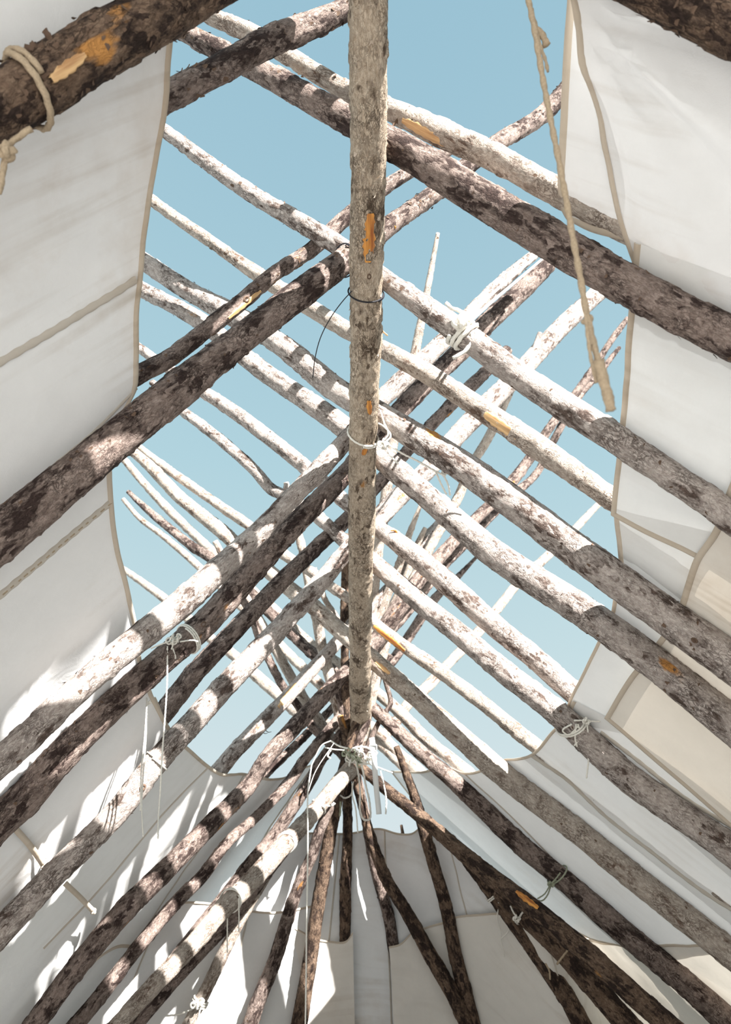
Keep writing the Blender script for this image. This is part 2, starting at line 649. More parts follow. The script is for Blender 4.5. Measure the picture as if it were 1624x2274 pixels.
def add_flakes(key, count, chip, seed):
    """loose curling scales of bark standing off the pole: too small to tell apart, one part"""
    p = POLES[key]
    rnd = np.random.RandomState(seed)
    T, A, B = frames(p['C'])
    V, F = [], []
    vis = [i for i in range(len(p['C'])) if -30 < p['px'][i][0] < W + 30 and -30 < p['px'][i][1] < H + 30]
    if not vis:
        return
    for _ in range(count):
        i = int(rnd.choice(vis))
        th = rnd.rand() * 2 * math.pi
        n = math.cos(th) * A[i] + math.sin(th) * B[i]
        u = np.cross(T[i], n)
        w = 0.003 + 0.005 * rnd.rand()
        l = 0.006 + 0.010 * rnd.rand()
        sg = 1 if rnd.rand() < 0.5 else -1
        base = p['C'][i] + n * (p['R'][i] - 0.001)
        lift = 0.002 + 0.0045 * rnd.rand()
        b = len(V)
        for q, (a, h, ww) in enumerate(((0, 0.0, 1.0), (0.5, 0.35, 0.9), (1.0, 1.0, 0.45))):
            for e in (-1, 1):
                V.append(base + sg * T[i] * l * a + n * (lift * h) + u * w * e * ww * (0.8 + 0.4 * rnd.rand()))
        F += [(b, b + 1, b + 3, b + 2), (b + 2, b + 3, b + 5, b + 4)]
    o = mesh_obj('bark_flakes', np.array(V), F, M[chip], parent=p['obj'], smooth=False)
    o['kind'] = 'stuff'


def stub(key, x, y, tx, ty, r, length=None, mat=None, name='branch_stub'):
    """a broken-off side branch: leaves the pole at pixel (x,y) towards (tx,ty)"""
    p = POLES[key]
    i = near(key, x, y)
    c = p['C'][i]
    dd = depth(c)
    r0 = ray(x, y)
    r1 = ray(tx, ty)
    fw = np.array([0, math.cos(PITCH), math.sin(PITCH)])
    d1 = CAM + r1 * dd - (CAM + r0 * dd)
    L = np.linalg.norm(d1)
    v = d1 / L
    v = v + (c - CAM) / np.linalg.norm(c - CAM) * 0.15
    C = np.array([c, c + v * L * 0.55, c + v * L])
    C, R = catmull(C, [r, r * 0.9, r * 0.72], 0.006)
    V, F = tube_mesh(C, R, 10, bark_rough(i, 0.6))
    return mesh_obj(name, V, F, mat or p['obj'].data.materials[0], parent=p['obj'], mat_world=axis_frame(C[0], C[-1]))


def scar(key, x0, y0, x1, y1, halfw, mat='scar', name='bared_wood', toward=None, lift=0.0035):
    """a patch where the bark is gone, following the pole's round; halfw is half the angle it spans"""
    p = POLES[key]
    i0, i1 = sorted((near(key, x0, y0), near(key, x1, y1)))
    T, A, B = frames(p['C'])
    ks = np.unique(np.linspace(i0, i1, max(6, min(26, i1 - i0 + 1))).astype(int))
    V, F = [], []
    nseg = 8
    for q, i in enumerate(ks):
        t = q / (len(ks) - 1)
        c = p['C'][i]
        cx = x0 + (x1 - x0) * t if near(key, x0, y0) < near(key, x1, y1) else x1 + (x0 - x1) * t
        cy = y0 + (y1 - y0) * t if near(key, x0, y0) < near(key, x1, y1) else y1 + (y0 - y1) * t
        vdir = (CAM - c) / np.linalg.norm(CAM - c)
        # the angle about the axis at which the pixel lies
        side = np.cross(T[i], vdir)
        side /= np.linalg.norm(side)
        face = np.cross(side, T[i])
        pxc = p['px'][i]
        sp_ = project(c + side * p['R'][i]) - pxc
        off = (np.array([cx, cy]) - pxc) @ sp_ / max(1e-6, sp_ @ sp_)
        ang0 = math.asin(max(-0.9, min(0.9, off)))
        hw = halfw * (math.sin(math.pi * min(1, max(0, 0.06 + 0.88 * t)))**0.5) * (1 + 0.18 * math.sin(q * 2.1))
        for e in range(nseg + 1):
            a = ang0 + hw * (2 * e / nseg - 1)
            edge = abs(2 * e / nseg - 1)
            rr = p['R'][i] + (lift if edge < 0.99 else -0.004)
            V.append(c + rr * (math.sin(a) * side + math.cos(a) * face))
    for q in range(len(ks) - 1):
        for e in range(nseg):
            b = q * (nseg + 1) + e
            F.append((b, b + 1, b + nseg + 2, b + nseg + 1))
    return mesh_obj(name, np.array(V), F, M[mat], parent=p['obj'], mat_world=p['frame'])


def tube(name, pts, r, mat, parent=None, seg=8, step=None, lobes=0, taper=1.0):
    """rope, cord or wire through 3-D points; lobes gives a laid rope's strands"""
    step = step or max(0.004, r * 1.2)
    C, R = catmull(pts, np.linspace(r, r * taper, len(pts)), step)
    rough = None
    if lobes:
        sg = max(seg, lobes * 4)
        seg = sg
        rough = lambda th, s, rr: rr * 0.22 * np.cos(lobes * th + s / (r * 2.4) * 1.0 * lobes)
    V, F = tube_mesh(C, R, seg, rough)
    return mesh_obj(name, V, F, M[mat], parent=parent)


def coil(key, x, y, turns, r, pitch=2.0, tilt=0.0, gap=0.0):
    """points of a helix wound round a pole at a pixel"""
    p = POLES[key]
    i = near(key, x, y)
    T, A, B = frames(p['C'])
    c, t, a, b, R = p['C'][i], T[i], A[i], B[i], p['R'][i] + r * 0.8 + 0.003 + gap
    pts = []
    n = int(turns * 16)
    for q in range(n + 1):
        th = 2 * math.pi * q / 16
        z = (q / 16 - turns / 2) * r * pitch + tilt * R * math.cos(th)
        pts.append(c + t * z + R * (math.cos(th) * a + math.sin(th) * b))
    return pts


def trefoil(c, size, seed=0, n=40):
    rnd = np.random.RandomState(seed)
    q, _ = np.linalg.qr(rnd.randn(3, 3))
    t = np.linspace(0, 2 * math.pi, n)
    K = np.stack([np.sin(t) + 2 * np.sin(2 * t), np.cos(t) - 2 * np.cos(2 * t), -np.sin(3 * t)], -1) / 3 * size
    return list(np.asarray(c) + K @ q.T)


def at(x, y, t):
    """the point seen at a pixel, t metres deep"""
    return CAM + ray(x, y) * t


# ------------------------------------------------------------------ ground
gv = []
gn = 40
for i in range(gn + 1):
    for j in range(gn + 1):
        x = (i / gn - 0.5) * 2
        y = (j / gn - 0.5) * 2
        X, Y = 60 * x * abs(x), 60 * y * abs(y) + 3
        gv.append((X, Y, 0.03 * float(vnoise(np.array([X * 0.8, Y * 0.8, 0.5]), 3)) - 0.01))
gf = [(i * (gn + 1) + j, (i + 1) * (gn + 1) + j, (i + 1) * (gn + 1) + j + 1, i * (gn + 1) + j + 1) for i in range(gn) for j in range(gn)]
g = mesh_obj('ground', np.array(gv), gf, M['ground'])
g['kind'] = 'structure'
g['label'] = 'dry trodden earth under the lodge'

# ------------------------------------------------------------------ poles
GR, GL, GA = 'poles leaning up from the right side', 'poles leaning up from the left side', 'poles gathered at the far end'
DR, DRO, DL, DLO = 0.105, 0.245, 0.14, 0.345

rp_px = [(817, -60, 86), (816, 200, 84), (815, 500, 78), (813, 750, 69), (806, 1000, 60), (803, 1200, 56), (801, 1400, 50), (800, 1560, 46), (800, 1648, 44)]
P = [hit(x, y, 'H') for x, y, w in rp_px]
R = [0.5 * w / FPX * depth(p) for p, (x, y, w) in zip(P, rp_px)]
P.insert(0, P[0] + np.array([0.0, -2.6, 0.0]))
R.insert(0, R[0] * 0.95)
pole3d('ridge', P, R, 'tan', 'thick tan ridge pole running down the middle overhead', None, name='ridge_pole', seg=44, step=0.009, amp=1.25, flakes=160, chip='palechip')

# -- right side, inner poles (under the canvas)
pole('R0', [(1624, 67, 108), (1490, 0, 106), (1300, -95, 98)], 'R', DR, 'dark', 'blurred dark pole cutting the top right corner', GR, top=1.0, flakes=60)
pole('R2', [(1624, 755, 94), (1500, 690, 92), (1350, 607, 88), (1200, 518, 82), (1000, 398, 74), (870, 322, 66), (760, 262, 58), (600, 170, 50), (400, 65, 44)], 'R', DR, 'mottled',
     'thickest dark mottled pole at upper right, crossing under the hanging rope', GR, seg=36, step=0.010, flakes=110)
pole('R3', [(1624, 1150, 70), (1562, 1106, 68), (1362, 970, 62), (1162, 840, 59), (1020, 735, 53), (862, 625, 46), (750, 545, 44), (550, 425, 38), (380, 300, 30)], 'R', DR, 'scaly',
     'grey pole from the right with a white rope knotted round it', GR, seg=34, step=0.010, flakes=90)
pole('R5', [(1624, 1470, 92), (1462, 1355, 84), (1312, 1245, 80), (1062, 1060, 70), (862, 930, 60), (750, 865, 54), (625, 765, 50), (400, 635, 44), (325, 585, 40)], 'R', DR, 'scaly',
     'thick pale scaly pole from the right, the upper of a close pair', GR, seg=36, step=0.010, flakes=100)
pole('R6', [(1612, 1600, 84), (1462, 1480, 76), (1332, 1385, 72), (1082, 1220, 62), (1037, 1180, 58), (852, 1020, 50), (750, 940, 46), (575, 815, 42), (450, 715, 38), (320, 645, 34)], 'R', DR, 'scaly',
     'thick scaly pole from the right, the lower of a close pair', GR, seg=36, step=0.010, flakes=100)
pole('R8', [(1612, 1880, 70), (1387, 1722, 64), (1312, 1655, 60), (1237, 1585, 55), (1112, 1485, 50), (1012, 1400, 46), (912, 1320, 42), (837, 1255, 38), (764, 1202, 31), (716, 1157, 29), (664, 1119, 28), (626, 1098, 27), (600, 1084, 27), (568, 1047, 26), (516, 999, 25), (447, 943, 22), (392, 902, 19), (337, 850, 13)], 'R', DR, 'scaly',
     'crooked pole from the right with a string tied at the canvas corner', GR, seg=30, top=0, flakes=70)
pole('R10', [(1612, 2110, 62), (1462, 1990, 58), (1287, 1850, 55), (1112, 1715, 50), (1015, 1629, 46), (954, 1574, 42), (892, 1519, 40), (828, 1463, 38), (744, 1390, 36), (706, 1355, 35), (651, 1313, 35), (600, 1271, 34), (546, 1231, 34), (502, 1188, 33), (447, 1143, 30), (395, 1099, 28), (330, 1033, 25), (285, 995, 21)], 'R', DR, 'pale',
     'smooth pale pole from the right entering shade below the canvas hem', GR, seg=30, flakes=60, top=0.1)
pole('R12', [(1612, 2265, 60), (1512, 2175, 56), (1387, 2070, 52), (1262, 1960, 47), (1162, 1880, 44), (1062, 1785, 40), (987, 1715, 36), (923, 1660, 33), (877, 1617, 31), (831, 1574, 29), (760, 1510, 27), (660, 1420, 25), (608, 1370, 24), (573, 1333, 23), (513, 1276, 22), (464, 1237, 21), (430, 1216, 20), (378, 1174, 18), (326, 1130, 15), (285, 1092, 10)], 'R', DR, 'mottled',
     'pole from the right carrying a small cord tie above the beige liner', GR, seg=28, flakes=50, top=0)
pole('R16', [(1437, 2235, 50), (1312, 2125, 46), (1187, 2020, 42), (1062, 1925, 38), (942, 1820, 30), (842, 1740, 24), (790, 1695, 20)], 'R', -0.20, 'dark',
     'dark pole running down right from the lashing along the canvas hem', GR, seg=28, flakes=50, top=0.08)

# -- right side, outer poles (laid over the canvas)
pole('R1', [(1240, 428, 60), (1100, 352, 58), (980, 297, 54), (880, 250, 48), (770, 203, 45), (640, 125, 41), (560, 78, 40), (430, 22, 34)], 'R', DRO, 'pale',
     'pale pole with bared yellow wood passing behind the top canvas flap', GR, seg=30, flakes=70)
pole('R4', [(1352, 1105, 50), (1162, 970, 50), (1062, 905, 47), (940, 825, 42), (852, 775, 38), (770, 730, 36), (560, 600, 32), (460, 530, 28), (345, 450, 22)], 'R', DRO, 'pale',
     'thin orange tinged pole from the right ending behind the canvas edge', GR, seg=28, flakes=70)
pole('R7', [(1262, 1528, 50), (1180, 1455, 50), (1100, 1390, 50), (1010, 1310, 49), (930, 1240, 46), (838, 1170, 38), (757, 1105, 33), (678, 1037, 35), (602, 975, 35), (533, 923, 33), (443, 864, 27), (360, 808, 22), (300, 765, 20)], 'R', DRO, 'scaly',
     'pole from the right with a long dark knot scar near the canvas', GR, seg=28, flakes=70)
pole('R9', [(1185, 1651, 33), (1077, 1565, 31), (985, 1497, 30), (892, 1432, 29), (828, 1380, 27), (770, 1326, 25), (739, 1305, 25), (695, 1273, 24), (640, 1238, 24), (586, 1193, 23), (550, 1164, 23), (499, 1130, 22), (430, 1081, 20), (361, 1033, 17), (299, 985, 13)], 'R', 0.215, 'pale',
     'slim smooth pole from the right with dark twigs on its underside', GR, seg=24, flakes=30, top=0.05)
pole('R11', [(1018, 1697, 26), (954, 1648, 25), (908, 1602, 25), (877, 1571, 24), (828, 1531, 23), (760, 1480, 22), (695, 1433, 22), (662, 1404, 22), (617, 1360, 22), (564, 1315, 22), (473, 1226, 22), (412, 1168, 21), (361, 1119, 20), (309, 1061, 17), (268, 1012, 13)], 'R', DRO + 0.05, 'pale',
     'slim wavy pole from the right, second above the far end', GR, seg=22, flakes=20, top=0.1)
pole('R13', [(1000, 1790, 26), (902, 1706, 25), (840, 1648, 24), (760, 1572, 23), (690, 1500, 22), (620, 1430, 21), (540, 1350, 19), (470, 1285, 18), (412, 1232, 16), (361, 1188, 14), (309, 1150, 12), (273, 1109, 9)], 'R', DRO, 'pale',
     'lowest of the thin pole tips fanning out at left, sharp ended', GR, seg=20, flakes=16, top=0)
pole('R14', [(980, 1765, 26), (923, 1703, 26), (892, 1679, 26), (831, 1605, 26), (740, 1650, 26)][:3] + [(831, 1618, 26), (740, 1612, 25), (665, 1585, 26), (620, 1545, 26), (575, 1505, 26), (525, 1460, 24), (465, 1415, 22), (415, 1370, 21), (360, 1325, 19), (290, 1275, 15)], 'R', DRO + 0.04, 'pale',
     'long thin pole low at left, emerging beside the canvas edge', GR, seg=22, flakes=20, top=0.2)

# -- left side, inner poles
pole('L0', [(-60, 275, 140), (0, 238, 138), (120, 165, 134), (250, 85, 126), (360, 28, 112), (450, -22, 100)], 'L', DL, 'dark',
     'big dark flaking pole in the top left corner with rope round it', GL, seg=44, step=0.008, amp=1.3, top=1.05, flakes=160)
pole('L3', [(0, 1193, 108), (50, 1152, 104), (200, 1028, 92), (350, 903, 80), (500, 785, 71), (650, 668, 64), (770, 578, 57), (862, 505, 46), (947, 445, 42), (1037, 370, 40), (1102, 320, 38), (1212, 250, 37), (1252, 205, 36)], 'L', DL, 'mottled',
     'thick dark pole sweeping up from the left below the near canvas', GL, seg=40, step=0.009, amp=1.1, flakes=150)
pole('L4', [(0, 1690, 68), (50, 1648, 66), (150, 1552, 62), (250, 1465, 62), (350, 1382, 62), (450, 1298, 58), (565, 1193, 50), (671, 1081, 43), (757, 990, 40), (850, 886, 39), (914, 825, 39), (983, 760, 37), (1037, 703, 31), (1124, 619, 28), (1190, 562, 26)], 'L', DL, 'scaly',
     'pole from the left with a long sunlit stretch across its lower half', GL, seg=34, step=0.010, flakes=90, top=0)
pole('L5', [(0, 1822, 80), (50, 1776, 78), (125, 1690, 72), (225, 1590, 68), (350, 1478, 62), (450, 1390, 60), (602, 1220, 52), (688, 1133, 47), (771, 1047, 44), (884, 917, 42), (953, 844, 42), (1014, 787, 43), (1067, 734, 44), (1143, 661, 42), (1218, 588, 38)], 'L', DL + 0.06, 'mottled',
     'grey scaly pole from the left with string knotted round its middle', GL, seg=34, step=0.010, flakes=90, top=0)
pole('L7', [(0, 2070, 62), (50, 2018, 60), (125, 1938, 58), (200, 1865, 57), (280, 1780, 55), (350, 1690, 53), (430, 1605, 52), (500, 1525, 50), (584, 1435, 46), (651, 1362, 42), (717, 1291, 38), (768, 1229, 35), (842, 1151, 40), (888, 1101, 42), (945, 1048, 43), (1002, 983, 43), (1067, 913, 43), (1163, 818, 41), (1239, 734, 40), (1334, 646, 38)], 'L', DL, 'scaly',
     'pole from the left patterned with sun patches, beside the stitched overlap', GL, seg=34, step=0.010, flakes=90)
pole('L9', [(85, 2265, 50), (150, 2175, 50), (210, 2100, 50), (280, 2020, 49), (370, 1930, 46), (465, 1835, 42), (560, 1735, 37), (588, 1690, 35), (662, 1607, 33), (735, 1528, 31), (772, 1490, 30), (837, 1423, 36), (871, 1371, 40), (930, 1288, 33), (968, 1246, 30), (1014, 1197, 27), (1067, 1143, 26), (1124, 1086, 25), (1166, 1033, 24), (1220, 951, 20), (1273, 882, 18), (1315, 821, 16), (1353, 764, 14), (1394, 708, 11)], 'L', DL, 'mottled',
     'dark pole from the left with three sunlit patches above the far left liner', GL, seg=30, flakes=70, top=0)
pole('L11', [(175, 2270, 36), (225, 2210, 35), (310, 2100, 31), (390, 2005, 28), (450, 1945, 26), (500, 1878, 24), (575, 1808, 24), (650, 1725, 23), (674, 1690, 22), (723, 1630, 21), (777, 1563, 20), (846, 1426, 20), (895, 1374, 20), (983, 1262, 20), (1029, 1212, 20), (1090, 1147, 19), (1151, 1090, 18), (1197, 1044, 17), (1240, 960, 16), (1289, 879, 15), (1334, 825, 13), (1376, 772, 9)], 'L', DL + 0.03, 'mottled',
     'slim dark pole from the left, next below the three sunlit patches', GL, seg=24, flakes=40, top=0)

# -- left side, outer poles
pole('L1', [(380, 212, 64), (480, 160, 62), (600, 95, 60), (700, 55, 56), (775, 20, 50), (870, -30, 46)], 'L', DLO, 'mottled',
     'short dark pole near the top crossing from canvas edge to ridge', GL, seg=32, step=0.010, flakes=90)
pole('L2', [(310, 832, 42), (375, 798, 41), (475, 722, 38), (540, 672, 37), (600, 617, 36), (700, 548, 35), (770, 482, 33), (857, 415, 28), (977, 345, 25)], 'L', DLO, 'mottled',
     'slim reddish pole with a round knot just above the thick dark pole', GL, seg=30, flakes=60)
pole('L6', [(380, 1560, 47), (430, 1497, 46), (510, 1412, 43), (573, 1346, 40), (640, 1277, 37), (706, 1215, 35), (770, 1155, 33), (830, 1085, 30), (941, 963, 29), (998, 902, 29), (1060, 844, 29), (1126, 778, 27)], 'L', DLO, 'mottled',
     'blotched dark pole from the left ending behind the canvas edge', GL, seg=30, flakes=60, top=0)
pole('L8', [(490, 1706, 35), (514, 1676, 34), (575, 1612, 33), (637, 1548, 31), (686, 1494, 30), (735, 1442, 29), (772, 1398, 28), (830, 1340, 28), (870, 1300, 28), (922, 1225, 28), (983, 1155, 26)], 'L', DLO, 'scaly',
     'grey pole from the left with an oval of bared yellow wood', GL, seg=28, flakes=50, top=0.1)
pole('L10', [(560, 1755, 18), (612, 1698, 18), (674, 1637, 17), (731, 1580, 16), (790, 1515, 15), (868, 1472, 22), (917, 1400, 21), (964, 1332, 19), (1014, 1284, 14), (1060, 1235, 6)], 'L', DLO, 'mottled',
     'thin reddish pole from the left just under the last thick one', GL, seg=18, flakes=16, top=0)

# -- far end
pole('B1', [(280, 2255, 38), (330, 2200, 39), (435, 2090, 41), (500, 2012, 43), (540, 1975, 43), (625, 1882, 38), (706, 1795, 33), (750, 1742, 30), (782, 1712, 26)], 'L', -0.12, 'pale',
     'bright sunlit pole leaning in front of the lashed far poles', GA, seg=30, flakes=40, top=0)
pole('B2', [(310, 2268, 26), (350, 2222, 26), (450, 2112, 26), (510, 2050, 25), (563, 1980, 24), (640, 1880, 22), (720, 1780, 20), (775, 1700, 18)], -66, -0.05, 'mottled',
     'brown pole tucked directly behind the bright sunlit pole', GA, seg=22, flakes=20, top=0.1)
pole('B3', [(428, 2260, 28), (465, 2185, 27), (505, 2100, 25), (560, 2000, 22), (640, 1870, 20), (730, 1750, 18), (780, 1690, 17)], -52, -0.04, 'pale',
     'pale pole second below the bright sunlit pole at bottom left', GA, seg=22, flakes=20, top=0.1)
pole('L12', [(440, 2070, 34), (525, 1962, 32), (560, 1915, 31), (600, 1870, 32), (640, 1810, 30), (690, 1733, 27), (711, 1692, 25), (758, 1625, 22), (800, 1560, 20), (850, 1480, 18)], 'L', DL - 0.02, 'mottled',
     'purplish brown pole beside the gap of sky left of the lashing', GA, seg=26, flakes=30, top=0.1)
pole('A6', [(557, 2274, 36), (582, 2204, 34), (614, 2119, 32), (639, 2034, 29), (665, 1963, 26), (693, 1900, 24), (711, 1844, 22), (733, 1795, 21), (755, 1740, 20), (790, 1660, 18)], -26, -0.02, 'mottled',
     'half lit pole left of the hanging string at the far end', GA, seg=24, flakes=20, top=0.2)
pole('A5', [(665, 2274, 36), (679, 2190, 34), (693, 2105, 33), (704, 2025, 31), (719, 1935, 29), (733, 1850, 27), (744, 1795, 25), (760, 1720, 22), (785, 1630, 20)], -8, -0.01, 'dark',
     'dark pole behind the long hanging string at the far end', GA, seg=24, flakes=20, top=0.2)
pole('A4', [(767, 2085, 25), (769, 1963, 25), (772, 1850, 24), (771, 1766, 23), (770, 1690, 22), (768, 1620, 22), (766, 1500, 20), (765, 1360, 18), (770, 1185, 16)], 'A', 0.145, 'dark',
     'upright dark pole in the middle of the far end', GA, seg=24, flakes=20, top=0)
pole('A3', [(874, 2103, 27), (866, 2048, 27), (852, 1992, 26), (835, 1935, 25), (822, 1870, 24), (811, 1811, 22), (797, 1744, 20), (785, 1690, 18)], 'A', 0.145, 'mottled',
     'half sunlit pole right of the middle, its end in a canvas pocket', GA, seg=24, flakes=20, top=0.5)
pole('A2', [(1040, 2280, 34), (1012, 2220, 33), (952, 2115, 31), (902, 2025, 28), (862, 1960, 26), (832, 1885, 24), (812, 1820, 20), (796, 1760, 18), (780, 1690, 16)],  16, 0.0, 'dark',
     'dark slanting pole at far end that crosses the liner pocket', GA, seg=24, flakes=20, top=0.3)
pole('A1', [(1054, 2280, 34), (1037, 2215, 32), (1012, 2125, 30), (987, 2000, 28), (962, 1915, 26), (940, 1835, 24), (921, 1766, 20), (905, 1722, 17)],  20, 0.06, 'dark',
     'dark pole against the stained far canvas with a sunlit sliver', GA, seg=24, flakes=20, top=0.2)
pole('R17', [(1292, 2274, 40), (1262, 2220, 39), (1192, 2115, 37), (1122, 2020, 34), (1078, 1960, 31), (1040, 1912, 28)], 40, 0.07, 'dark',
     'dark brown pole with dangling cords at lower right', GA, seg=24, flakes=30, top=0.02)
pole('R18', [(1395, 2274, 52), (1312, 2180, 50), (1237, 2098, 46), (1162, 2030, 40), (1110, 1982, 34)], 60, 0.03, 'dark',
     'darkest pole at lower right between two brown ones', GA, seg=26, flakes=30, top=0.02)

# -- tips of the far poles standing above the ridge
def tip(key, pts, pl, d, mat, label, **kw):
    pole(key, pts, pl, d, mat, label, GA, foot=False, seg=18, flakes=10, **dict(dict(top=0), **kw))
tip('X1', [(800, 1690, 30), (815, 1500, 28), (836, 1240, 25), (850, 1150, 24), (872, 1000, 23), (895, 875, 21), (922, 783, 19), (934, 726, 18), (953, 623, 15), (972, 518, 9)], 'A', 0.16, 'pale', 'tall thin pole tip standing alone against the sky right of the ridge')
tip('X2', [(790, 1700, 26), (825, 1430, 24), (857, 1330, 23), (888, 1250, 20), (911, 1181, 15), (934, 1122, 8)], 'A', 0.20, 'pale', 'short pointed pole tip right of the ridge by the orange bark shred')
tip('X3', [(795, 1690, 24), (850, 1400, 22), (900, 1290, 18), (930, 1206, 13), (946, 1172, 10)], 'A', 0.25, 'pale', 'blunt short pole tip just right of the pointed one')
tip('X5', [(790, 1690, 24), (880, 1360, 23), (930, 1270, 22), (970, 1190, 21), (1018, 1105, 21), (1048, 1036, 21), (1086, 970, 20), (1132, 875, 17), (1145, 845, 14)], -25, 0.12, 'pale', 'steep thin pole crossing behind the two roped pole tips')
tip('X6', [(800, 1685, 24), (880, 1602, 23), (902, 1568, 23), (954, 1519, 23), (1000, 1469, 22), (1062, 1405, 22), (1105, 1352, 22), (1143, 1303, 20), (1212, 1239, 19), (1277, 1174, 17), (1330, 1120, 14)], -75, 0.34, 'pale', 'long thin lone pole slanting behind the right hand poles', top=0.1)
tip('S1', [(775, 1690, 26), (745, 1550, 25), (713, 1424, 24), (706, 1384, 23), (685, 1290, 21), (675, 1235, 19), (662, 1180, 17), (646, 1120, 14), (636, 1071, 11)], 'A', 0.17, 'pale', 'steep pale pole left of the ridge behind the crossed poles')
tip('S2', [(780, 1690, 18), (768, 1480, 15), (755, 1385, 14), (719, 1326, 13), (698, 1262, 11)], 'A', 0.27, 'pale', 'very thin crooked tip close left of the ridge')
tip('S3', [(772, 1690, 24), (680, 1560, 22), (590, 1400, 20), (520, 1280, 16), (490, 1225, 14), (478, 1202, 13)], 20, 0.25, 'pale', 'stubby blunt pole tip peeping over the left poles')
tip('S4', [(775, 1690, 20), (700, 1620, 19), (657, 1560, 18), (632, 1528, 18), (598, 1464, 17), (573, 1406, 18), (553, 1353, 20), (535, 1325, 18)], 15, 0.14, 'mottled', 'dark bent thin pole behind the left poles')
tip('X7', [(800, 1690, 12), (850, 1590, 11), (868, 1565, 11), (858, 1518, 10), (846, 1480, 9)], 'A', 0.12, 'mottled', 'small orange brown stick right of the ridge end')

tip('X8', [(905, 1960, 10), (899, 1900, 9), (896, 1858, 8), (892, 1832, 6)], 'A', 0.28, 'dark', 'small dark stick poking above the far canvas edge')

# -- branch stubs, knots, bared wood
stub('L7', 1178, 802, 1200, 738, 0.022)
stub('R8', 632, 1098, 636, 1070, 0.016)
stub('R1', 655, 150, 660, 178, 0.010, mat=M['scarpale'])
stub('L5', 1085, 720, 1110, 705, 0.014)
stub('L4', 878, 872, 886, 880, 0.012)
scar('ridge', 824, 455, 818, 560, 0.42, 'scar', 'bared_orange_wood')
scar('ridge', 820, 870, 822, 900, 0.2, 'scar', 'bared_orange_wood')
scar('ridge', 812, 975, 808, 990, 0.25, 'scar', 'bared_orange_wood')
scar('R1', 905, 272, 1000, 325, 0.55, 'scarpale', 'bared_yellow_wood')
scar('L8', 655, 1522, 615, 1575, 0.5, 'scarpale', 'bared_yellow_wood')
scar('L2', 575, 650, 500, 712, 0.35, 'scarpale', 'bared_yellow_wood')
scar('R4', 1085, 925, 1155, 975, 0.6, 'scarpale', 'bared_yellow_wood')
scar('R10', 840, 1475, 870, 1500, 0.3, 'scarpale', 'bared_yellow_wood')
scar('R9', 832, 1392, 905, 1450, 0.5, 'scar', 'bared_orange_wood')
scar('R16', 1155, 1985, 1200, 2020, 0.35, 'scar', 'bared_orange_wood')
scar('L0', 160, 140, 85, 195, 0.20, 'scarpale', 'bared_yellow_wood', lift=0.009)


def knot(key, x, y, r, name='knot'):
    """a round knot: a raised ring of bark with a dark eye"""
    p = POLES[key]
    i = near(key, x, y)
    c = p['C'][i]
    v = (CAM - c) / np.linalg.norm(CAM - c)
    T, A, B = frames(p['C'])
    side = np.cross(T[i], v)
    side /= np.linalg.norm(side)
    face = np.cross(side, T[i])
    s_ = project(c + side * p['R'][i]) - p['px'][i]
    off = max(-0.8, min(0.8, (np.array([x, y]) - p['px'][i]) @ s_ / (s_ @ s_)))
    n = side * off + face * math.sqrt(1 - off * off)
    u = np.cross(n, T[i])
    V, F = [], []
    for q, (rr, hh) in enumerate(((1.5, -0.003), (1.15, 0.005), (0.85, 0.006), (0.55, 0.0))):
        for k in range(12):
            a = 2 * math.pi * k / 12
            V.append(c + n * (p['R'][i] + hh) + r * rr * (math.cos(a) * u + math.sin(a) * T[i] * 1.4))
    for q in range(3):
        for k in range(12):
            F.append((q * 12 + k, q * 12 + (k + 1) % 12, q * 12 + 12 + (k + 1) % 12, q * 12 + 12 + k))
    F.append(tuple(range(36, 48)))
    return mesh_obj(name, np.array(V), F, M['barkchip'], parent=p['obj'], mat_world=p['frame'])


knot('L2', 541, 670, 0.008)
knot('L5', 445, 1393, 0.008)
knot('R5', 1540, 1420, 0.006)
knot('ridge', 820, 595, 0.006)
knot('L7', 320, 1745, 0.009)


def bark_curl(key, x, y, dirs, w, mat, name='bark_curl'):
    """a curling strip of bark lifting off the pole; dirs are pixel waypoints"""
    p = POLES[key]
    i = near(key, x, y)
    dd = depth(p['C'][i]) - p['R'][i] * 0.3
    pts = [CAM + ray(a, b) * (dd - 0.006 * q) for q, (a, b) in enumerate(dirs)]
    C, R = catmull(pts, np.linspace(w, w * 0.35, len(pts)), 0.008)
    T, A, B = frames(C)
    V, F = [], []
    for q in range(len(C)):
        jag = 1 + 0.35 * math.sin(q * 2.7) + 0.25 * math.sin(q * 5.1)
        for e, h in ((-1, 0.0), (-0.4, 0.35), (0.4, 0.35), (1, 0.0)):
            V.append(C[q] + A[q] * R[q] * e * jag + B[q] * R[q] * h)
    for q in range(len(C) - 1):
        for e in range(3):
            b = q * 4 + e
            F.append((b, b + 1, b + 5, b + 4))
    o = mesh_obj(name, np.array(V), F, M[mat], parent=p['obj'])
    md = o.modifiers.new('thickness', 'SOLIDIFY')
    md.thickness = 0.003
    return o


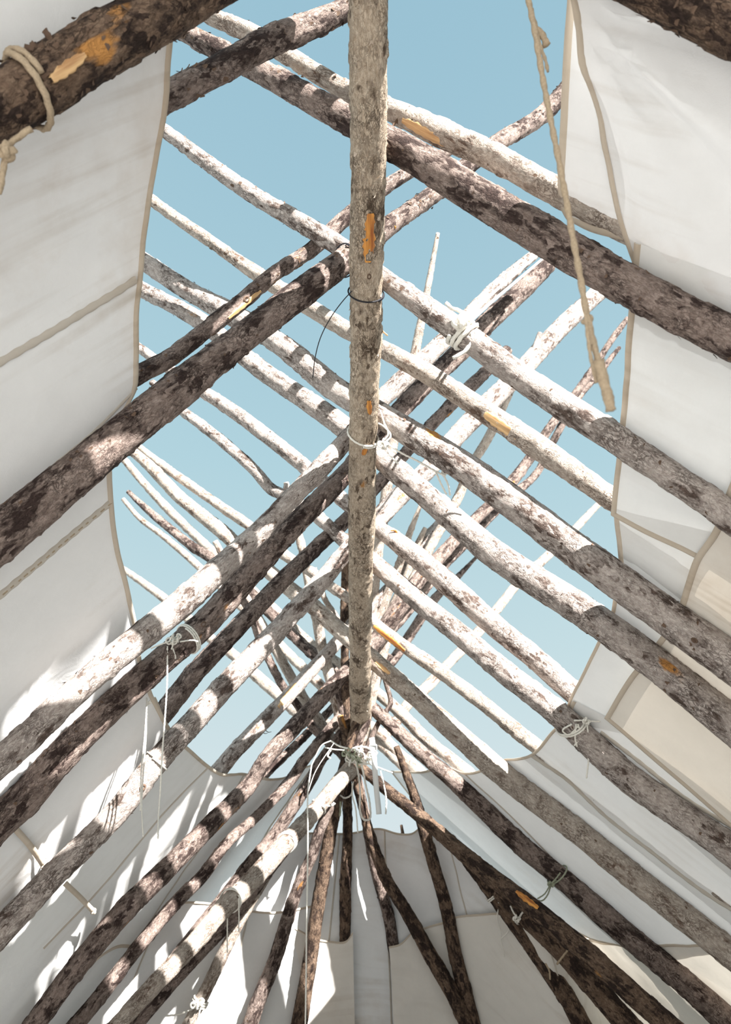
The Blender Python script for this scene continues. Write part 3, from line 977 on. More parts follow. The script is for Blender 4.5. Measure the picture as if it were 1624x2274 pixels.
bark_curl('L0', 110, 165, [(150, 120), (122, 108), (112, 85), (100, 66)], 0.013, 'barkchip')
bark_curl('L0', 110, 165, [(140, 125), (132, 100), (128, 76)], 0.009, 'barkchip')
bark_curl('L0', 60, 190, [(100, 112), (70, 112), (45, 128), (34, 148)], 0.014, 'barkchip')
bark_curl('L0', 10, 190, [(20, 160), (8, 162), (-4, 158)], 0.010, 'barkchip')
bark_curl('R7', 880, 1200, [(895, 1200), (884, 1190), (878, 1178), (868, 1178)], 0.010, 'scar')
bark_curl('R1', 890, 262, [(905, 275), (882, 268), (866, 292)], 0.008, 'barkchip')
bark_curl('R1', 660, 160, [(640, 165), (655, 178), (668, 182)], 0.010, 'scarpale')
bark_curl('R5', 872, 915, [(850, 735), (862, 745)], 0.004, 'scarpale')
bark_curl('R8', 600, 1450, [(860, 1262), (885, 1285), (905, 1305)], 0.008, 'palechip')
bark_curl('L3', 868, 512, [(858, 512), (868, 498), (880, 505)], 0.012, 'scar')
for a, b in ((920, 1468), (945, 1490), (990, 1520), (998, 1528), (1003, 1532)):
    i = near('R9', a, b)
    c = POLES['R9']['C'][i]
    pts = [CAM + ray(a + dx, b + dy - 18) * depth(c) for dx, dy in ((0, 0), (2, 5), (1, 9), (4, 14))]
    tube('twig', pts, 0.0022, 'lichen', parent=POLES['R9']['obj'], seg=5, taper=0.5)
for a, b, q in ((430, 995, 'L7'), (585, 1625, 'L8'), (593, 1622, 'L8'), (655, 1545, 'L8')):
    i = near(q, a, b)
    c = POLES[q]['C'][i]
    if q == 'L8':
        pts = [CAM + ray(a - 8, b - 6) * depth(c), CAM + ray(a + 3, b + 4) * depth(c), CAM + ray(a + 10, b + 3) * depth(c)]
        tube('twig', pts, 0.003, 'lichen', parent=POLES[q]['obj'], seg=5, taper=0.5)
# ------------------------------------------------------------------ canvas
DCL, DCR = 0.268, 0.180
CANVAS = {}


def to3d(pts, pl, d):
    out = []
    for p in pts:
        if len(p) == 2:
            out.append(hit(p[0], p[1], pl, d))
        elif len(p) == 4:                    # (x, y, plane, offset)
            out.append(hit(p[0], p[1], p[2], p[3]))
        else:
            out.append(np.array(p, float))
    return np.array(out)


def resample(P, n):
    C, _ = catmull(P, np.ones(len(P)), 0.02) if len(P) > 2 else (np.array([P[0] + (P[1] - P[0]) * t for t in np.linspace(0, 1, 50)]), None)
    s = np.concatenate([[0], np.cumsum(np.linalg.norm(np.diff(C, axis=0), axis=1))])
    t = np.linspace(0, s[-1], n)
    return np.stack([np.interp(t, s, C[:, a]) for a in range(3)], -1)


def field(P, seed, amp=1.0):
    """wrinkles and sag, the same for a sheet and for what is sewn to it"""
    P = np.asarray(P)
    y = P[..., 1]
    s = P[..., 2] * 1.3
    x = P[..., 0]
    a = vnoise(np.stack([y * 1.9 + s * 0.5, s * 0.7, x * 0 + seed], -1), seed) * 0.016
    b = vnoise(np.stack([y * 6.5 + s * 2.2, s * 1.6 - y, x * 0 + seed], -1), seed + 1) * 0.006
    c = vnoise(np.stack([y * 15 - s * 6, s * 5 + y * 3, x * 0 + seed], -1), seed + 2) * 0.0028
    return amp * (a + b + c)


def down(P, pl, z=0.0, yshift=0.0):
    """where the slope line through P reaches the ground"""
    n, o = plane(pl)
    v = np.array([n[0], n[1], 0.0])
    v = v / np.linalg.norm(v) * n[2]
    v = np.array([v[0], v[1], -math.hypot(n[0], n[1])])
    v = v / np.linalg.norm(v)
    q = P + v * ((P[2] - z) / -v[2])
    q[1] += yshift
    return q


def sheet(key, name, label, top, bottom, pl, d, mat, seed, left=None, right=None, nu=90, nv=80, amp=1.0, hem=0.016, extra=None, group='canvas sheets of the lodge', hemmat='hem', pn=None, hem_sides=()):
    T = resample(to3d(top, pl, d), nu)
    Bm = resample(to3d(bottom, pl, d), nu)
    Lf = resample(to3d(left, pl, d), nv) if left is not None else np.array([T[0] + (Bm[0] - T[0]) * t for t in np.linspace(0, 1, nv)])
    Rt = resample(to3d(right, pl, d), nv) if right is not None else np.array([T[-1] + (Bm[-1] - T[-1]) * t for t in np.linspace(0, 1, nv)])
    u = np.linspace(0, 1, nu)[None, :, None]
    v = np.linspace(0, 1, nv)[:, None, None]
    G = (1 - v) * T[None] + v * Bm[None] + (1 - u) * Lf[:, None] + u * Rt[:, None] \
        - ((1 - u) * (1 - v) * T[0] + u * (1 - v) * T[-1] + (1 - u) * v * Bm[0] + u * v * Bm[-1])
    # outward normals
    du = np.gradient(G, axis=1)
    dv = np.gradient(G, axis=0)
    nn = np.cross(du, dv)
    nn /= np.linalg.norm(nn, axis=-1)[..., None] + 1e-9
    ref = plane(pl)[0] if pn is None else np.array(pn)
    nn *= np.sign((nn @ ref))[..., None]
    G = G + nn * field(G, seed, amp)[..., None]
    if extra is not None:
        G = G + nn * extra(G, u[..., 0] + 0 * v[..., 0], v[..., 0] + 0 * u[..., 0])[..., None]
    V = G.reshape(-1, 3)
    i = np.arange(nv - 1)[:, None] * nu
    j = np.arange(nu - 1)[None]
    F = np.stack([i + j, i + j + 1, i + nu + j + 1, i + nu + j], -1).reshape(-1, 4)
    o = mesh_obj(name, V, F, M[mat])
    tag(o, label, 'canvas', group)
    CANVAS[key] = dict(obj=o, G=G, n=nn, seed=seed, amp=amp, pl=pl, d=d)

    def band(edge, inner, nrm):
        k = len(edge)
        dirs = inner - edge
        dirs /= np.linalg.norm(dirs, axis=1)[:, None] + 1e-9
        VV = []
        for q in range(k):
            for a, h in ((-0.002, 0.0), (-0.002, -0.006), (hem * 0.5, -0.007), (hem, -0.0055), (hem + 0.001, 0.0)):
                VV.append(edge[q] + dirs[q] * a + nrm[q] * h)
        FF = [(q * 5 + e, q * 5 + e + 1, q * 5 + e + 6, q * 5 + e + 5) for q in range(k - 1) for e in range(4)]
        mesh_obj('hem', np.array(VV), FF, M[hemmat], parent=o)
    if hem:
        band(G[0], G[min(3, nv - 1)], nn[0])
        if 'bottom' in hem_sides:
            band(G[-1], G[-3], nn[-1])
        if 'right' in hem_sides:
            band(G[:, -1], G[:, -3], nn[:, -1])
        if 'left' in hem_sides:
            band(G[:, 0], G[:, 2], nn[:, 0])
    return o


def seam(key, pts, width, mat='seam', name='seam', lift=0.004, stitches=False, off=0.0):
    """a flat-felled seam sewn along a line of the sheet"""
    c = CANVAS[key]
    P = resample(to3d(pts, c['pl'], c['d'] + off), max(30, 20 * len(pts)))
    n = plane(c['pl'])[0]
    P = P + n * (field(P, c['seed'], c['amp']) - lift)[:, None]
    T = np.gradient(P, axis=0)
    T /= np.linalg.norm(T, axis=1)[:, None]
    S = np.cross(T, n)
    V, F = [], []
    for q in range(len(P)):
        w = width / 2 * (1 + 0.12 * math.sin(q * 0.9))
        for e, h in ((-1.05, 0.0045), (-1, 0.0), (-0.3, -0.0015), (0.3, -0.0015), (1, 0.0), (1.05, 0.0045)):
            V.append(P[q] + S[q] * w * e + n * h)
    for q in range(len(P) - 1):
        for e in range(5):
            b = q * 6 + e
            F.append((b, b + 1, b + 7, b + 6))
    o = mesh_obj(name, np.array(V), F, M[mat], parent=c['obj'])
    if stitches:
        s = np.concatenate([[0], np.cumsum(np.linalg.norm(np.diff(P, axis=0), axis=1))])
        t = 0.0
        V, F = [], []
        rnd = random.Random(5)
        while t < s[-1] - 0.02:
            L = 0.010 + 0.008 * rnd.random()
            a = np.array([np.interp(t, s, P[:, k]) for k in range(3)])
            b2 = np.array([np.interp(t + L, s, P[:, k]) for k in range(3)])
            sd = S[min(len(S) - 1, int(np.searchsorted(s, t)))]
            b = len(V)
            for pt in (a, b2):
                for e, h in ((-1, -0.001), (0, -0.0045), (1, -0.001)):
                    V.append(pt + sd * 0.0035 * e + n * h)
            F += [(b, b + 1, b + 4, b + 3), (b + 1, b + 2, b + 5, b + 4)]
            t += L + 0.008 + 0.01 * rnd.random()
        st = mesh_obj('stitching', np.array(V), F, M['jute'], parent=o)
        st['kind'] = 'stuff'
    return o


# left: near sheet, middle sheet, far sheet
e0 = hit(395, -20, 'L', DCL)
def on_roof(x, y, pl, d):
    n, o = plane(pl)
    return (x, y, o[2] + (d - n[0] * x) / n[2])


back = [on_roof(0.02, -2.4, 'L', DCL), on_roof(0.0, -0.9, 'L', DCL), on_roof(-0.06, -0.25, 'L', DCL), on_roof(-0.25, 0.12, 'L', DCL)]
tA = [tuple(b) for b in back] + [(395, -20), (387, 60), (372, 250), (345, 440), (320, 600), (307, 700), (301, 800), (297, 862), (275, 905), (248, 948), (225, 975)]
P0 = to3d(tA[:1], 'L', DCL)[0]
P1 = to3d(tA[-1:], 'L', DCL)[0]
sheet('LA', 'canvas_sheet', 'near left canvas sheet with brown streaks and a long slanting seam', tA, [tuple(down(P0, 'L')), tuple(down(P1, 'L', 0, 0.15))], 'L', DCL, 'canvas', 11, nu=150, nv=110, amp=1.1, hem=0.013)
seam('LA', [(305, 622), (180, 700), (60, 770), (-80, 850)], 0.020)
seam('LA', [(300, 860), (200, 960), (60, 1080)], 0.008, lift=0.003)
tB = [(242, 1000), (243, 1040), (248, 1110), (262, 1210), (284, 1300), (303, 1400), (312, 1480), (330, 1530), (355, 1580), (382, 1628)]
P0, P1 = to3d(tB, 'L', DCL - 0.012)[[0, -1]]
sheet('LB', 'canvas_sheet', 'middle left canvas sheet streaked with bright bars of sunlight', tB, [tuple(down(P0, 'L', 0, 0.12)), tuple(down(P1, 'L', 0, 0.25))], 'L', DCL - 0.012, 'canvas', 12, nu=110, nv=100, amp=0.9, hem=0.014)
seam('LB', [(245, 1115), (120, 1215), (0, 1315), (-60, 1365)], 0.024, stitches=True)
tC = [(340, 1545), (360, 1590), (385, 1630), (420, 1662), (460, 1697), (495, 1718), (545, 1720), (600, 1728), (640, 1722), (672, 1706), (700, 1696)]
sheet('LC', 'canvas_sheet', 'far left canvas sheet with ragged lower hem behind the sun patched poles', tC,
      [(-420, 2520), (-160, 2420), (50, 2290), (150, 2190), (235, 2122), (330, 2108), (412, 2110)], 'L', DCL + 0.012, 'canvas_white', 13,
      left=[(340, 1545), (150, 1790), (-40, 2030), (-420, 2520)], right=[(700, 1696), (630, 1795), (560, 1903), (490, 2000), (412, 2110)], nu=100, nv=100, amp=1.2, hem=0.014, hem_sides=('bottom', 'left', 'right'))
seam('LC', [(352, 1640), (250, 1770), (90, 1930), (0, 2025)], 0.016, stitches=True)
seam('LC', [(460, 1700), (380, 1790), (240, 1960), (100, 2110)], 0.012)
seam('LC', [(545, 1725), (470, 1850), (380, 1980), (300, 2100)], 0.010)

# right: flap, near gathered sheet, two middle sheets, beige inner sheet, far sheet
G0 = hit(1283, 20, 'R', DCR)


def gather(G, u, v):
    q = G - G0
    s = np.linalg.norm(q, axis=-1)
    a = np.arctan2(q[..., 1], q[..., 0] * 1.39)
    f = np.exp(-((s - 0.35) / 0.45)**2) * np.minimum(1, s / 0.12)
    return f * (0.020 * np.sin(a * 13 + 0.6) + 0.010 * np.sin(a * 23 + 2.0)) * (0.5 + 0.5 * np.cos(np.clip(a - 0.1, -1.2, 1.2) * 1.3))


g0 = hit(1275, -20, 'R', DCR)
tA = [on_roof(-0.02, -2.4, 'R', DCR), on_roof(0.03, -0.85, 'R', DCR), on_roof(0.14, -0.64, 'R', DCR), on_roof(0.37, -0.52, 'R', DCR), on_roof(0.46, 0.0, 'R', DCR), (1272, -30), (1283, 20), (1291, 80), (1302, 150), (1322, 270), (1345, 400), (1364, 480), (1382, 545), (1400, 592), (1408, 620)]
P0, P1 = to3d(tA, 'R', DCR)[[0, -1]]
sheet('RA', 'canvas_sheet', 'near right canvas sheet gathered into folds at the top corner', tA, [tuple(down(P0, 'R')), tuple(down(P1, 'R', 0, 0.3))], 'R', DCR, 'canvas', 21, nu=170, nv=120, amp=0.9, hem=0.014, extra=gather)
sheet('RF', 'canvas_flap', 'hanging canvas flap below the gathered corner at top right', [(1264, -40), (1257, 60), (1250, 200), (1243, 330), (1240, 428), (1248, 470), (1258, 488)],
      [(1330, -40), (1345, 60), (1370, 200), (1395, 330), (1400, 430), (1395, 500), (1385, 532)], 'R', DCR + 0.03, 'canvas', 22, right=[(1258, 488), (1310, 513), (1350, 524), (1385, 532)], nu=70, nv=40, amp=0.7, hem=0.016, hem_sides=('right',))
tB = [(1410, 540), (1403, 640), (1398, 720), (1391, 850), (1379, 980), (1368, 1080), (1364, 1138)]
P0, P1 = to3d(tB, 'R', DCR - 0.008)[[0, -1]]
qB = [(1364, 1138), (1440, 1180), (1540, 1228), (1660, 1300)]
bB = hit(1660, 1300, 'R', DCR - 0.008)
sheet('RB', 'canvas_sheet', 'plain bright canvas sheet right of the ropes, below the thickest pole', tB, [tuple(down(P0, 'R', 0, -0.1)), tuple(down(bB, 'R', 0, 0.25))], 'R', DCR - 0.008, 'canvas_white', 23,
      right=qB + [tuple(down(bB, 'R', 0, 0.25))], nu=90, nv=100, amp=0.9, hem=0.014, hem_sides=('right',))
tC = [(1368, 1095), (1366, 1140), (1372, 1200), (1376, 1252), (1366, 1310), (1355, 1370), (1328, 1425), (1295, 1495), (1264, 1560), (1254, 1595)]
P0, P1 = to3d(tC, 'R', DCR + 0.008)[[0, -1]]
sheet('RC', 'canvas_sheet', 'white canvas sheet at right whose edge steps in below the seam', tC, [(1650, 1180), (1585, 1258), (1545, 1370), (1486, 1464), (1385, 1622)], 'R', DCR + 0.008, 'canvas_white', 24, nu=100, nv=90, amp=0.9, hem=0.013)
seam('RC', [(1355, 1372), (1400, 1405), (1450, 1442)], 0.007, lift=0.004)
tN = [(1700, 830), (1660, 990), (1624, 1078), (1590, 1172), (1545, 1240), (1525, 1300), (1508, 1352), (1450, 1440), (1400, 1502), (1344, 1594)]
P0, P1 = to3d(tN, 'R', DCR - 0.022)[[0, -1]]
sheet('RN', 'canvas_liner', 'beige inner canvas at right tied at its corner to a pole', tN, [tuple(down(P0, 'R')), tuple(down(P1, 'R', 0, 0.55))], 'R', DCR - 0.022, 'liner', 25, nu=90, nv=80, amp=0.8, hem=0.018, hem_sides=('right',))
seam('RN', [(1450, 1442), (1520, 1490), (1600, 1560), (1700, 1640)], 0.010)
tD = [(1275, 1555), (1256, 1592), (1225, 1625), (1180, 1674), (1112, 1690), (1030, 1717), (985, 1700), (950, 1710), (868, 1713)]
sheet('RD', 'canvas_sheet', 'far right white canvas sheet with sagging lower hem', tD,
      [(1960, 2090), (1800, 2095), (1650, 2105), (1562, 2120), (1487, 2124), (1392, 2101), (1312, 2086)], 'R', DCR - 0.004, 'canvas_white', 26,
      left=[(1275, 1555), (1450, 1650), (1700, 1830), (1960, 2090)], right=[(868, 1713), (937, 1800), (1012, 1870), (1112, 1940), (1187, 1998), (1262, 2058), (1312, 2086)], nu=110, nv=100, amp=0.8, hem=0.013, hem_sides=('right', 'bottom'))
seam('RD', [(1182, 1676), (1260, 1730), (1350, 1815), (1450, 1890), (1560, 1975), (1660, 2040)], 0.030, name='folded_seam')
seam('RD', [(1030, 1718), (1120, 1800), (1240, 1920), (1340, 2030), (1420, 2108)], 0.014)
seam('RD', [(1290, 1640), (1400, 1740), (1520, 1830), (1640, 1920)], 0.010)
seam('RD', [(1335, 1625), (1420, 1690), (1520, 1770), (1660, 1860)], 0.026, name='folded_seam')


# added sheet over the ridge, out of view, to keep sun off the left
sheet('RT', 'canvas_sheet', 'added canvas sheet blocking sun over the ridge, unseen behind the viewer', [on_roof(-0.12, -2.4, 'R', DCR + 0.015), on_roof(-0.12, -1.2, 'R', DCR + 0.015), on_roof(-0.12, 0.42, 'R', DCR + 0.015)],
      [on_roof(0.31, -2.4, 'R', DCR + 0.015), on_roof(0.335, -0.6, 'R', DCR + 0.015), on_roof(0.33, -0.22, 'R', DCR + 0.015), on_roof(0.265, 0.16, 'R', DCR + 0.015), on_roof(0.21, 0.44, 'R', DCR + 0.015)], 'R', DCR + 0.015, 'canvas', 27, nu=60, nv=20, amp=0.6, hem=0.013)

# far end: outer sheet, and the lower inner sheets whose tops make pockets for two poles
def fan(key, name, label, pts, mat, seed, d, ground=0.0, **kw):
    top = [(q[0], q[1], q[2], q[3] if len(q) > 3 else d) for q in pts]
    T = to3d(top, 'A', d)
    B = [tuple(down(p, az if az != 'A' else 0, ground)) for p, (x, y, az, _) in zip(T, top)]
    sheet(key, name, label, top, B, 'A', d, mat, seed, pn=(0, 0.6, 0.8), **kw)


def pulled(a, fu, fv, seed):
    """pull wrinkles lying across the slope"""
    return lambda G, u, v: a * vnoise(np.stack([v * fv + u * fu * 0.6, u * fu, u * 0 + seed], -1), seed) + 0.4 * a * vnoise(np.stack([v * fv * 2.6 - u * fu, u * fu * 2, u * 0], -1), seed + 1)


def column_seam(key, u, width=0.012, mat='seam'):
    """a seam down a sheet from its top edge"""
    c = CANVAS[key]
    k = int(u * (c['G'].shape[1] - 1))
    P, n = c['G'][:, k], c['n'][:, k]
    S = c['G'][:, min(k + 1, c['G'].shape[1] - 1)] - c['G'][:, k]
    S /= np.linalg.norm(S, axis=1)[:, None]
    V = []
    for q in range(len(P)):
        for e, h in ((-1, 0.001), (-0.6, -0.006), (0.6, -0.006), (1, 0.001)):
            V.append(P[q] + S[q] * width / 2 * e + n[q] * h)
    F = [(q * 4 + e, q * 4 + e + 1, q * 4 + e + 5, q * 4 + e + 4) for q in range(len(P) - 1) for e in range(3)]
    return mesh_obj('seam', np.array(V), F, M[mat], parent=c['obj'])


fan('AP', 'canvas_sheet', 'far end canvas sheet with stained sagging top edge', [(470, 2010, -60), (520, 1950, -48), (560, 1900, -36), (620, 1856, -22), (700, 1846, -8), (770, 1850, 0), (840, 1838, 4), (885, 1850, 10), (915, 1850, 16), (936, 1838, 22), (1000, 1880, 34), (1080, 1960, 48), (1160, 2040, 60)],
    'canvas', 31, 0.22, nu=140, nv=120, amp=1.8, hem=0.010, extra=pulled(0.016, 9, 14, 71))
fan('AF', 'canvas_liner', 'sunlit white inner canvas at the far left behind the poles', [(-60, 2360, 'L', 0.34), (160, 2110, 'L', 0.34), (320, 2030, 'L', 0.33), (420, 2010, -66, 0.22), (480, 2012, -54, 0.17), (540, 2020, -40), (620, 2022, -24), (700, 2008, -8)],
    'canvas_white', 32, 0.13, nu=100, nv=90, amp=1.8, hem=0.010, extra=pulled(0.010, 7, 9, 73))
fan('AQ', 'canvas_liner', 'narrow beige canvas pocket holding the upright far pole', [(655, 2060, -10), (705, 2085, -6), (735, 2090, -3), (768, 2090, 0), (784, 2070, 2)],
    'liner_thin', 33, 0.085, nu=40, nv=70, amp=0.8, hem=0.009)
fan('AE', 'canvas_liner', 'wrinkled beige inner canvas at the far right with pocket top', [(864, 2102, 6), (890, 2096, 8), (915, 2072, 10), (950, 2060, 14), (985, 2050, 18), (1010, 2038, 24), (1060, 2032, 30), (1112, 2030, 38), (1200, 2062, 58, 0.12), (1290, 2086, 'R', 0.165), (1400, 2100, 'R', 0.165), (1520, 2100, 'R', 0.165), (1800, 2080, 'R', 0.165)],
    'liner_thin', 34, 0.085, nu=160, nv=130, amp=1.8, hem=0.010, extra=pulled(0.014, 10, 22, 75))
for kk, uu in (('AP', 0.42), ('AP', 0.55), ('AP', 0.76), ('AF', 0.55), ('AF', 0.8), ('AE', 0.12), ('AE', 0.30)):
    column_seam(kk, uu)
# ------------------------------------------------------------------ ropes, cords, ties
def dp(key, x, y, out=0.0):
    """depth of a pole's near face at a pixel"""
    p = POLES[key]
    i = near(key, x, y)
    return depth(p['C'][i]) - p['R'][i] - out


def line(pts, d0, d1):
    n = len(pts) - 1
    return [at(x, y, d0 + (d1 - d0) * k / n) for k, (x, y) in enumerate(pts)]


def tie(key, x, y, label, r=0.004, turns=2.2, mat='rope', knot_px=None, knot_size=0.016, tails=(), name='rope_tie', cat='rope', tilt=0.0, lobes=3, knot_seed=1, group='cords tied to the poles', knots=1, pitch=2.4, out=0.008):
    """a cord wound round a pole, with its knot and hanging tails as parts"""
    o = tube(name, coil(key, x, y, turns, r, pitch=pitch, tilt=tilt), r, mat, lobes=lobes)
    tag(o, label, cat, group)
    d = dp(key, x, y, out)
    if knot_px:
        for k in range(knots):
            kx, ky = knot_px[0] + 7 * (k - (knots - 1) / 2), knot_px[1] + 5 * math.sin(k * 2.0)
            tube('knot', trefoil(at(kx, ky, d - knot_size * 0.75), knot_size * (1 - 0.12 * k), knot_seed + k), r * 0.95, mat, parent=o, lobes=lobes)
    for t in tails:
        tr = r * 0.9
        d1 = d
        if isinstance(t[0], (int, float)):
            d1 = t[0]
            t = t[1:]
        tube('tail', line(t, d, d1), tr, mat, parent=o, lobes=lobes, taper=0.9)
    return o


# hanging jute rope at top right
hp = [(1160, -165), (1163, -60), (1176, 10), (1188, 70), (1205, 170), (1222, 260), (1240, 350), (1257, 440), (1273, 530), (1288, 610), (1302, 690), (1318, 760), (1335, 830), (1350, 880), (1358, 905)]
d0 = dp('R0', 1160, -165)
hr = tube('hanging_rope', line(hp, d0, 1.22), 0.0058, 'jute', lobes=2, step=0.006)
tag(hr, 'frayed tan rope hanging loose at upper right', 'rope')
tube('frayed_end', line([(1330, 800), (1342, 850), (1352, 885), (1357, 912)], 1.225, 1.215), 0.0085, 'jute', parent=hr, lobes=4, taper=0.9)
tube('strand', line([(1300, 690), (1305, 740), (1312, 790), (1325, 850)], 1.29, 1.25), 0.0032, 'jute', parent=hr, lobes=2)
tube('strand', line([(1320, 765), (1330, 800), (1345, 835)], 1.27, 1.25), 0.0045, 'jute', parent=hr, lobes=2)
tube('knot', trefoil(at(1305, 712, 1.335), 0.008, 3), 0.0045, 'jute', parent=hr)
tube('loop', coil('R0', 1160, -165, 2, 0.006), 0.006, 'jute', parent=hr, lobes=2)
tube('strand', line([(1180, 20), (1190, 60), (1206, 80), (1214, 100)], 1.60, 1.58), 0.0045, 'jute', parent=hr, lobes=2, taper=1.8)
tube('strand', line([(1190, 60), (1203, 110), (1212, 135), (1217, 158)], 1.59, 1.56), 0.0035, 'jute', parent=hr, lobes=2)

# white rope knotted round R3 with strands running to the pole tips
o = tie('R3', 1030, 742, 'thick white rope knotted around a grey pole at upper right', r=0.0075, turns=2.3, knot_px=(1025, 715), knot_size=0.022, tilt=0.25, knots=3,
        tails=([(1040, 700), (1020, 690), (1003, 684), (990, 672)], [(1048, 740), (1046, 762), (1030, 782), (1006, 795)]))
dk, dt = dp('R3', 1030, 742, 0.01), dp('L4', 1180, 570, 0.01)
tube('strand', line([(1040, 705), (1085, 660), (1140, 612), (1195, 566)], dk, dt), 0.0058, 'rope', parent=o, lobes=3)
tube('strand', line([(1046, 712), (1095, 668), (1150, 622), (1205, 575)], dk, dt), 0.0058, 'rope', parent=o, lobes=3)

# cord round the ridge with bow and a line to the right
o = tie('ridge', 812, 968, 'white cord around the ridge pole with a bow and long line', r=0.0042, turns=1.3, tilt=0.35, knot_px=(852, 985), knot_size=0.020, knots=2,
        tails=([(850, 980), (862, 965), (852, 935), (844, 910)], [(852, 985), (868, 968), (850, 945), (840, 940)], [(856, 990), (870, 1015), (885, 1030)],
               [(860, 985), (890, 1005), (930, 1025), (965, 1045), (985, 1055)], [(985, 1052), (1030, 1048), (1065, 1050), (1082, 1056)], [(982, 1050), (995, 1075), (1000, 1100)], [(968, 1048), (980, 1075), (992, 1098)]))
tube('knot', trefoil(at(985, 1052, dp('ridge', 812, 968, 0.01)), 0.012, 9), 0.004, 'rope', parent=o, lobes=3)

# black wire on the ridge
o = tube('wire', coil('ridge', 812, 648, 1.15, 0.0028, tilt=0.1), 0.0028, 'wire', seg=6)
tag(o, 'thin black wire looped round the ridge pole with a curling end', 'wire')
dw = dp('ridge', 812, 648, 0.01)
tube('wire_end', line([(782, 646), (762, 668), (735, 705), (712, 750), (700, 795), (695, 838)], dw, dw + 0.06), 0.0018, 'wire', parent=o, seg=6)
o = tube('wire', coil('L3', 766, 580, 1.1, 0.0026, tilt=0.5), 0.0026, 'wire', seg=6)
tag(o, 'black wire binding the thick dark pole where it meets the ridge', 'wire')

# rope round the dark pole, top left
o = tie('L0', 68, 205, 'grey rope looped around the dark pole in the top left corner', r=0.0065, turns=1.2, tilt=0.15, mat='jute', lobes=3, knot_px=(16, 335), knot_size=0.013, knots=2, name='rope_loop',
        tails=([(70, 285), (40, 305), (20, 322)], [(18, 340), (8, 370), (4, 400), (-2, 430)], [(20, 335), (24, 352), (14, 356)]))

# left string ties
dn = dp('L5', 395, 1440, 0.01)
o = tie('L5', 420, 1425, 'white string knotted round a grey left pole, ends hanging down', r=0.0034, turns=2.4, tilt=0.2, knot_px=(388, 1420), knot_size=0.022, knots=3, out=0.05,
        tails=([(400, 1425), (430, 1422), (440, 1425)], [(388, 1420), (360, 1430), (335, 1440)], [(385, 1430), (380, 1450), (390, 1462), (384, 1440)],
               [dn - 0.45, (372, 1435), (371, 1520), (366, 1600), (360, 1680), (356, 1760), (352, 1815), (351, 1862)]))
o = tie('L7', 345, 1690, 'pair of hanging strings crossing the sun patched left pole', r=0.003, turns=1.2, knot_px=(332, 1560), knot_size=0.008, out=0.12,
        tails=([dn - 0.35, (326, 1550), (324, 1640), (318, 1720), (315, 1790), (318, 1858)], [dn - 0.33, (327, 1552), (321, 1640), (314, 1710), (312, 1800)]))

# long vertical string at the far end
o = tube('hanging_string', line([(692, 1700), (684, 1760), (684, 1850), (683, 1950), (681, 2060), (680, 2170), (678, 2300)], 3.9, 3.3), 0.0036, 'rope', lobes=3, step=0.008)
tag(o, 'long straight white string hanging before the far end canvas', 'string')
tube('strand', line([(692, 1700), (715, 1655), (735, 1645)], 3.9, 3.98), 0.003, 'rope', parent=o)
tube('strand', line([(684, 1760), (700, 1715), (742, 1650)], 3.9, 3.98), 0.0022, 'rope', parent=o)

# lashing at the ridge end
DA = dp('ridge', 800, 1645, 0.36)
o = tube('lashing', line([(765, 1668), (790, 1682), (820, 1688), (835, 1676), (815, 1660), (785, 1662), (770, 1680), (795, 1696), (825, 1692), (838, 1670)], DA + 0.05, DA), 0.006, 'rope', lobes=3)
tag(o, 'tangled white and green lashing binding poles at the ridge end', 'rope')
for k, (mt, sz, px) in enumerate((('greyrope', 0.045, (785, 1680)), ('greyrope', 0.038, (798, 1690)), ('rope', 0.05, (800, 1672)), ('rope', 0.042, (778, 1688)), ('greyrope', 0.035, (770, 1672)), ('rope', 0.036, (822, 1682)))):
    tube('coil', trefoil(at(px[0], px[1], DA + 0.02), sz, 40 + k), 0.0055, mt, parent=o, lobes=3)
for seg_px, rr in (([(790, 1690), (796, 1720), (800, 1760), (800, 1800), (808, 1820), (820, 1820), (822, 1790), (812, 1740), (804, 1700)], 0.006),
                   ([(785, 1735), (782, 1760), (790, 1795), (795, 1850)], 0.004), ([(756, 1766), (765, 1772), (780, 1765), (783, 1740)], 0.005),
                   ([(735, 1645), (752, 1656), (772, 1662)], 0.005), ([(722, 1660), (740, 1664), (765, 1666)], 0.004), ([(800, 1690), (830, 1700), (860, 1712), (872, 1716)], 0.004),
                   ([(845, 1712), (852, 1740), (858, 1775), (857, 1808)], 0.0045), ([(738, 1662), (728, 1678), (734, 1684)], 0.005)):
    tube('rope_end', line(seg_px, DA, DA - 0.08), rr, 'rope', parent=o, lobes=3)
tube('rope_end', line([(756, 1780), (756, 1800), (755, 1812)], DA, DA - 0.02), 0.006, 'greyrope', parent=o, lobes=3)


def ribbon(name, P, w, mat, parent=None, th=0.002):
    C, _ = catmull(P, np.ones(len(P)), 0.02)
    view = (CAM - C[len(C) // 2])
    view /= np.linalg.norm(view)
    T = np.gradient(C, axis=0)
    T /= np.linalg.norm(T, axis=1)[:, None]
    V, F = [], []
    for q in range(len(C)):
        s = np.cross(T[q], view)
        s /= np.linalg.norm(s)
        s = s + view * 0.35 * math.sin(q * 0.35)
        V += [C[q] - s * w / 2, C[q] + s * w / 2]
    F = [(2 * q, 2 * q + 1, 2 * q + 3, 2 * q + 2) for q in range(len(C) - 1)]
    ob = mesh_obj(name, np.array(V), F, M[mat], parent=parent)
    md = ob.modifiers.new('thickness', 'SOLIDIFY')
    md.thickness = th
    return ob


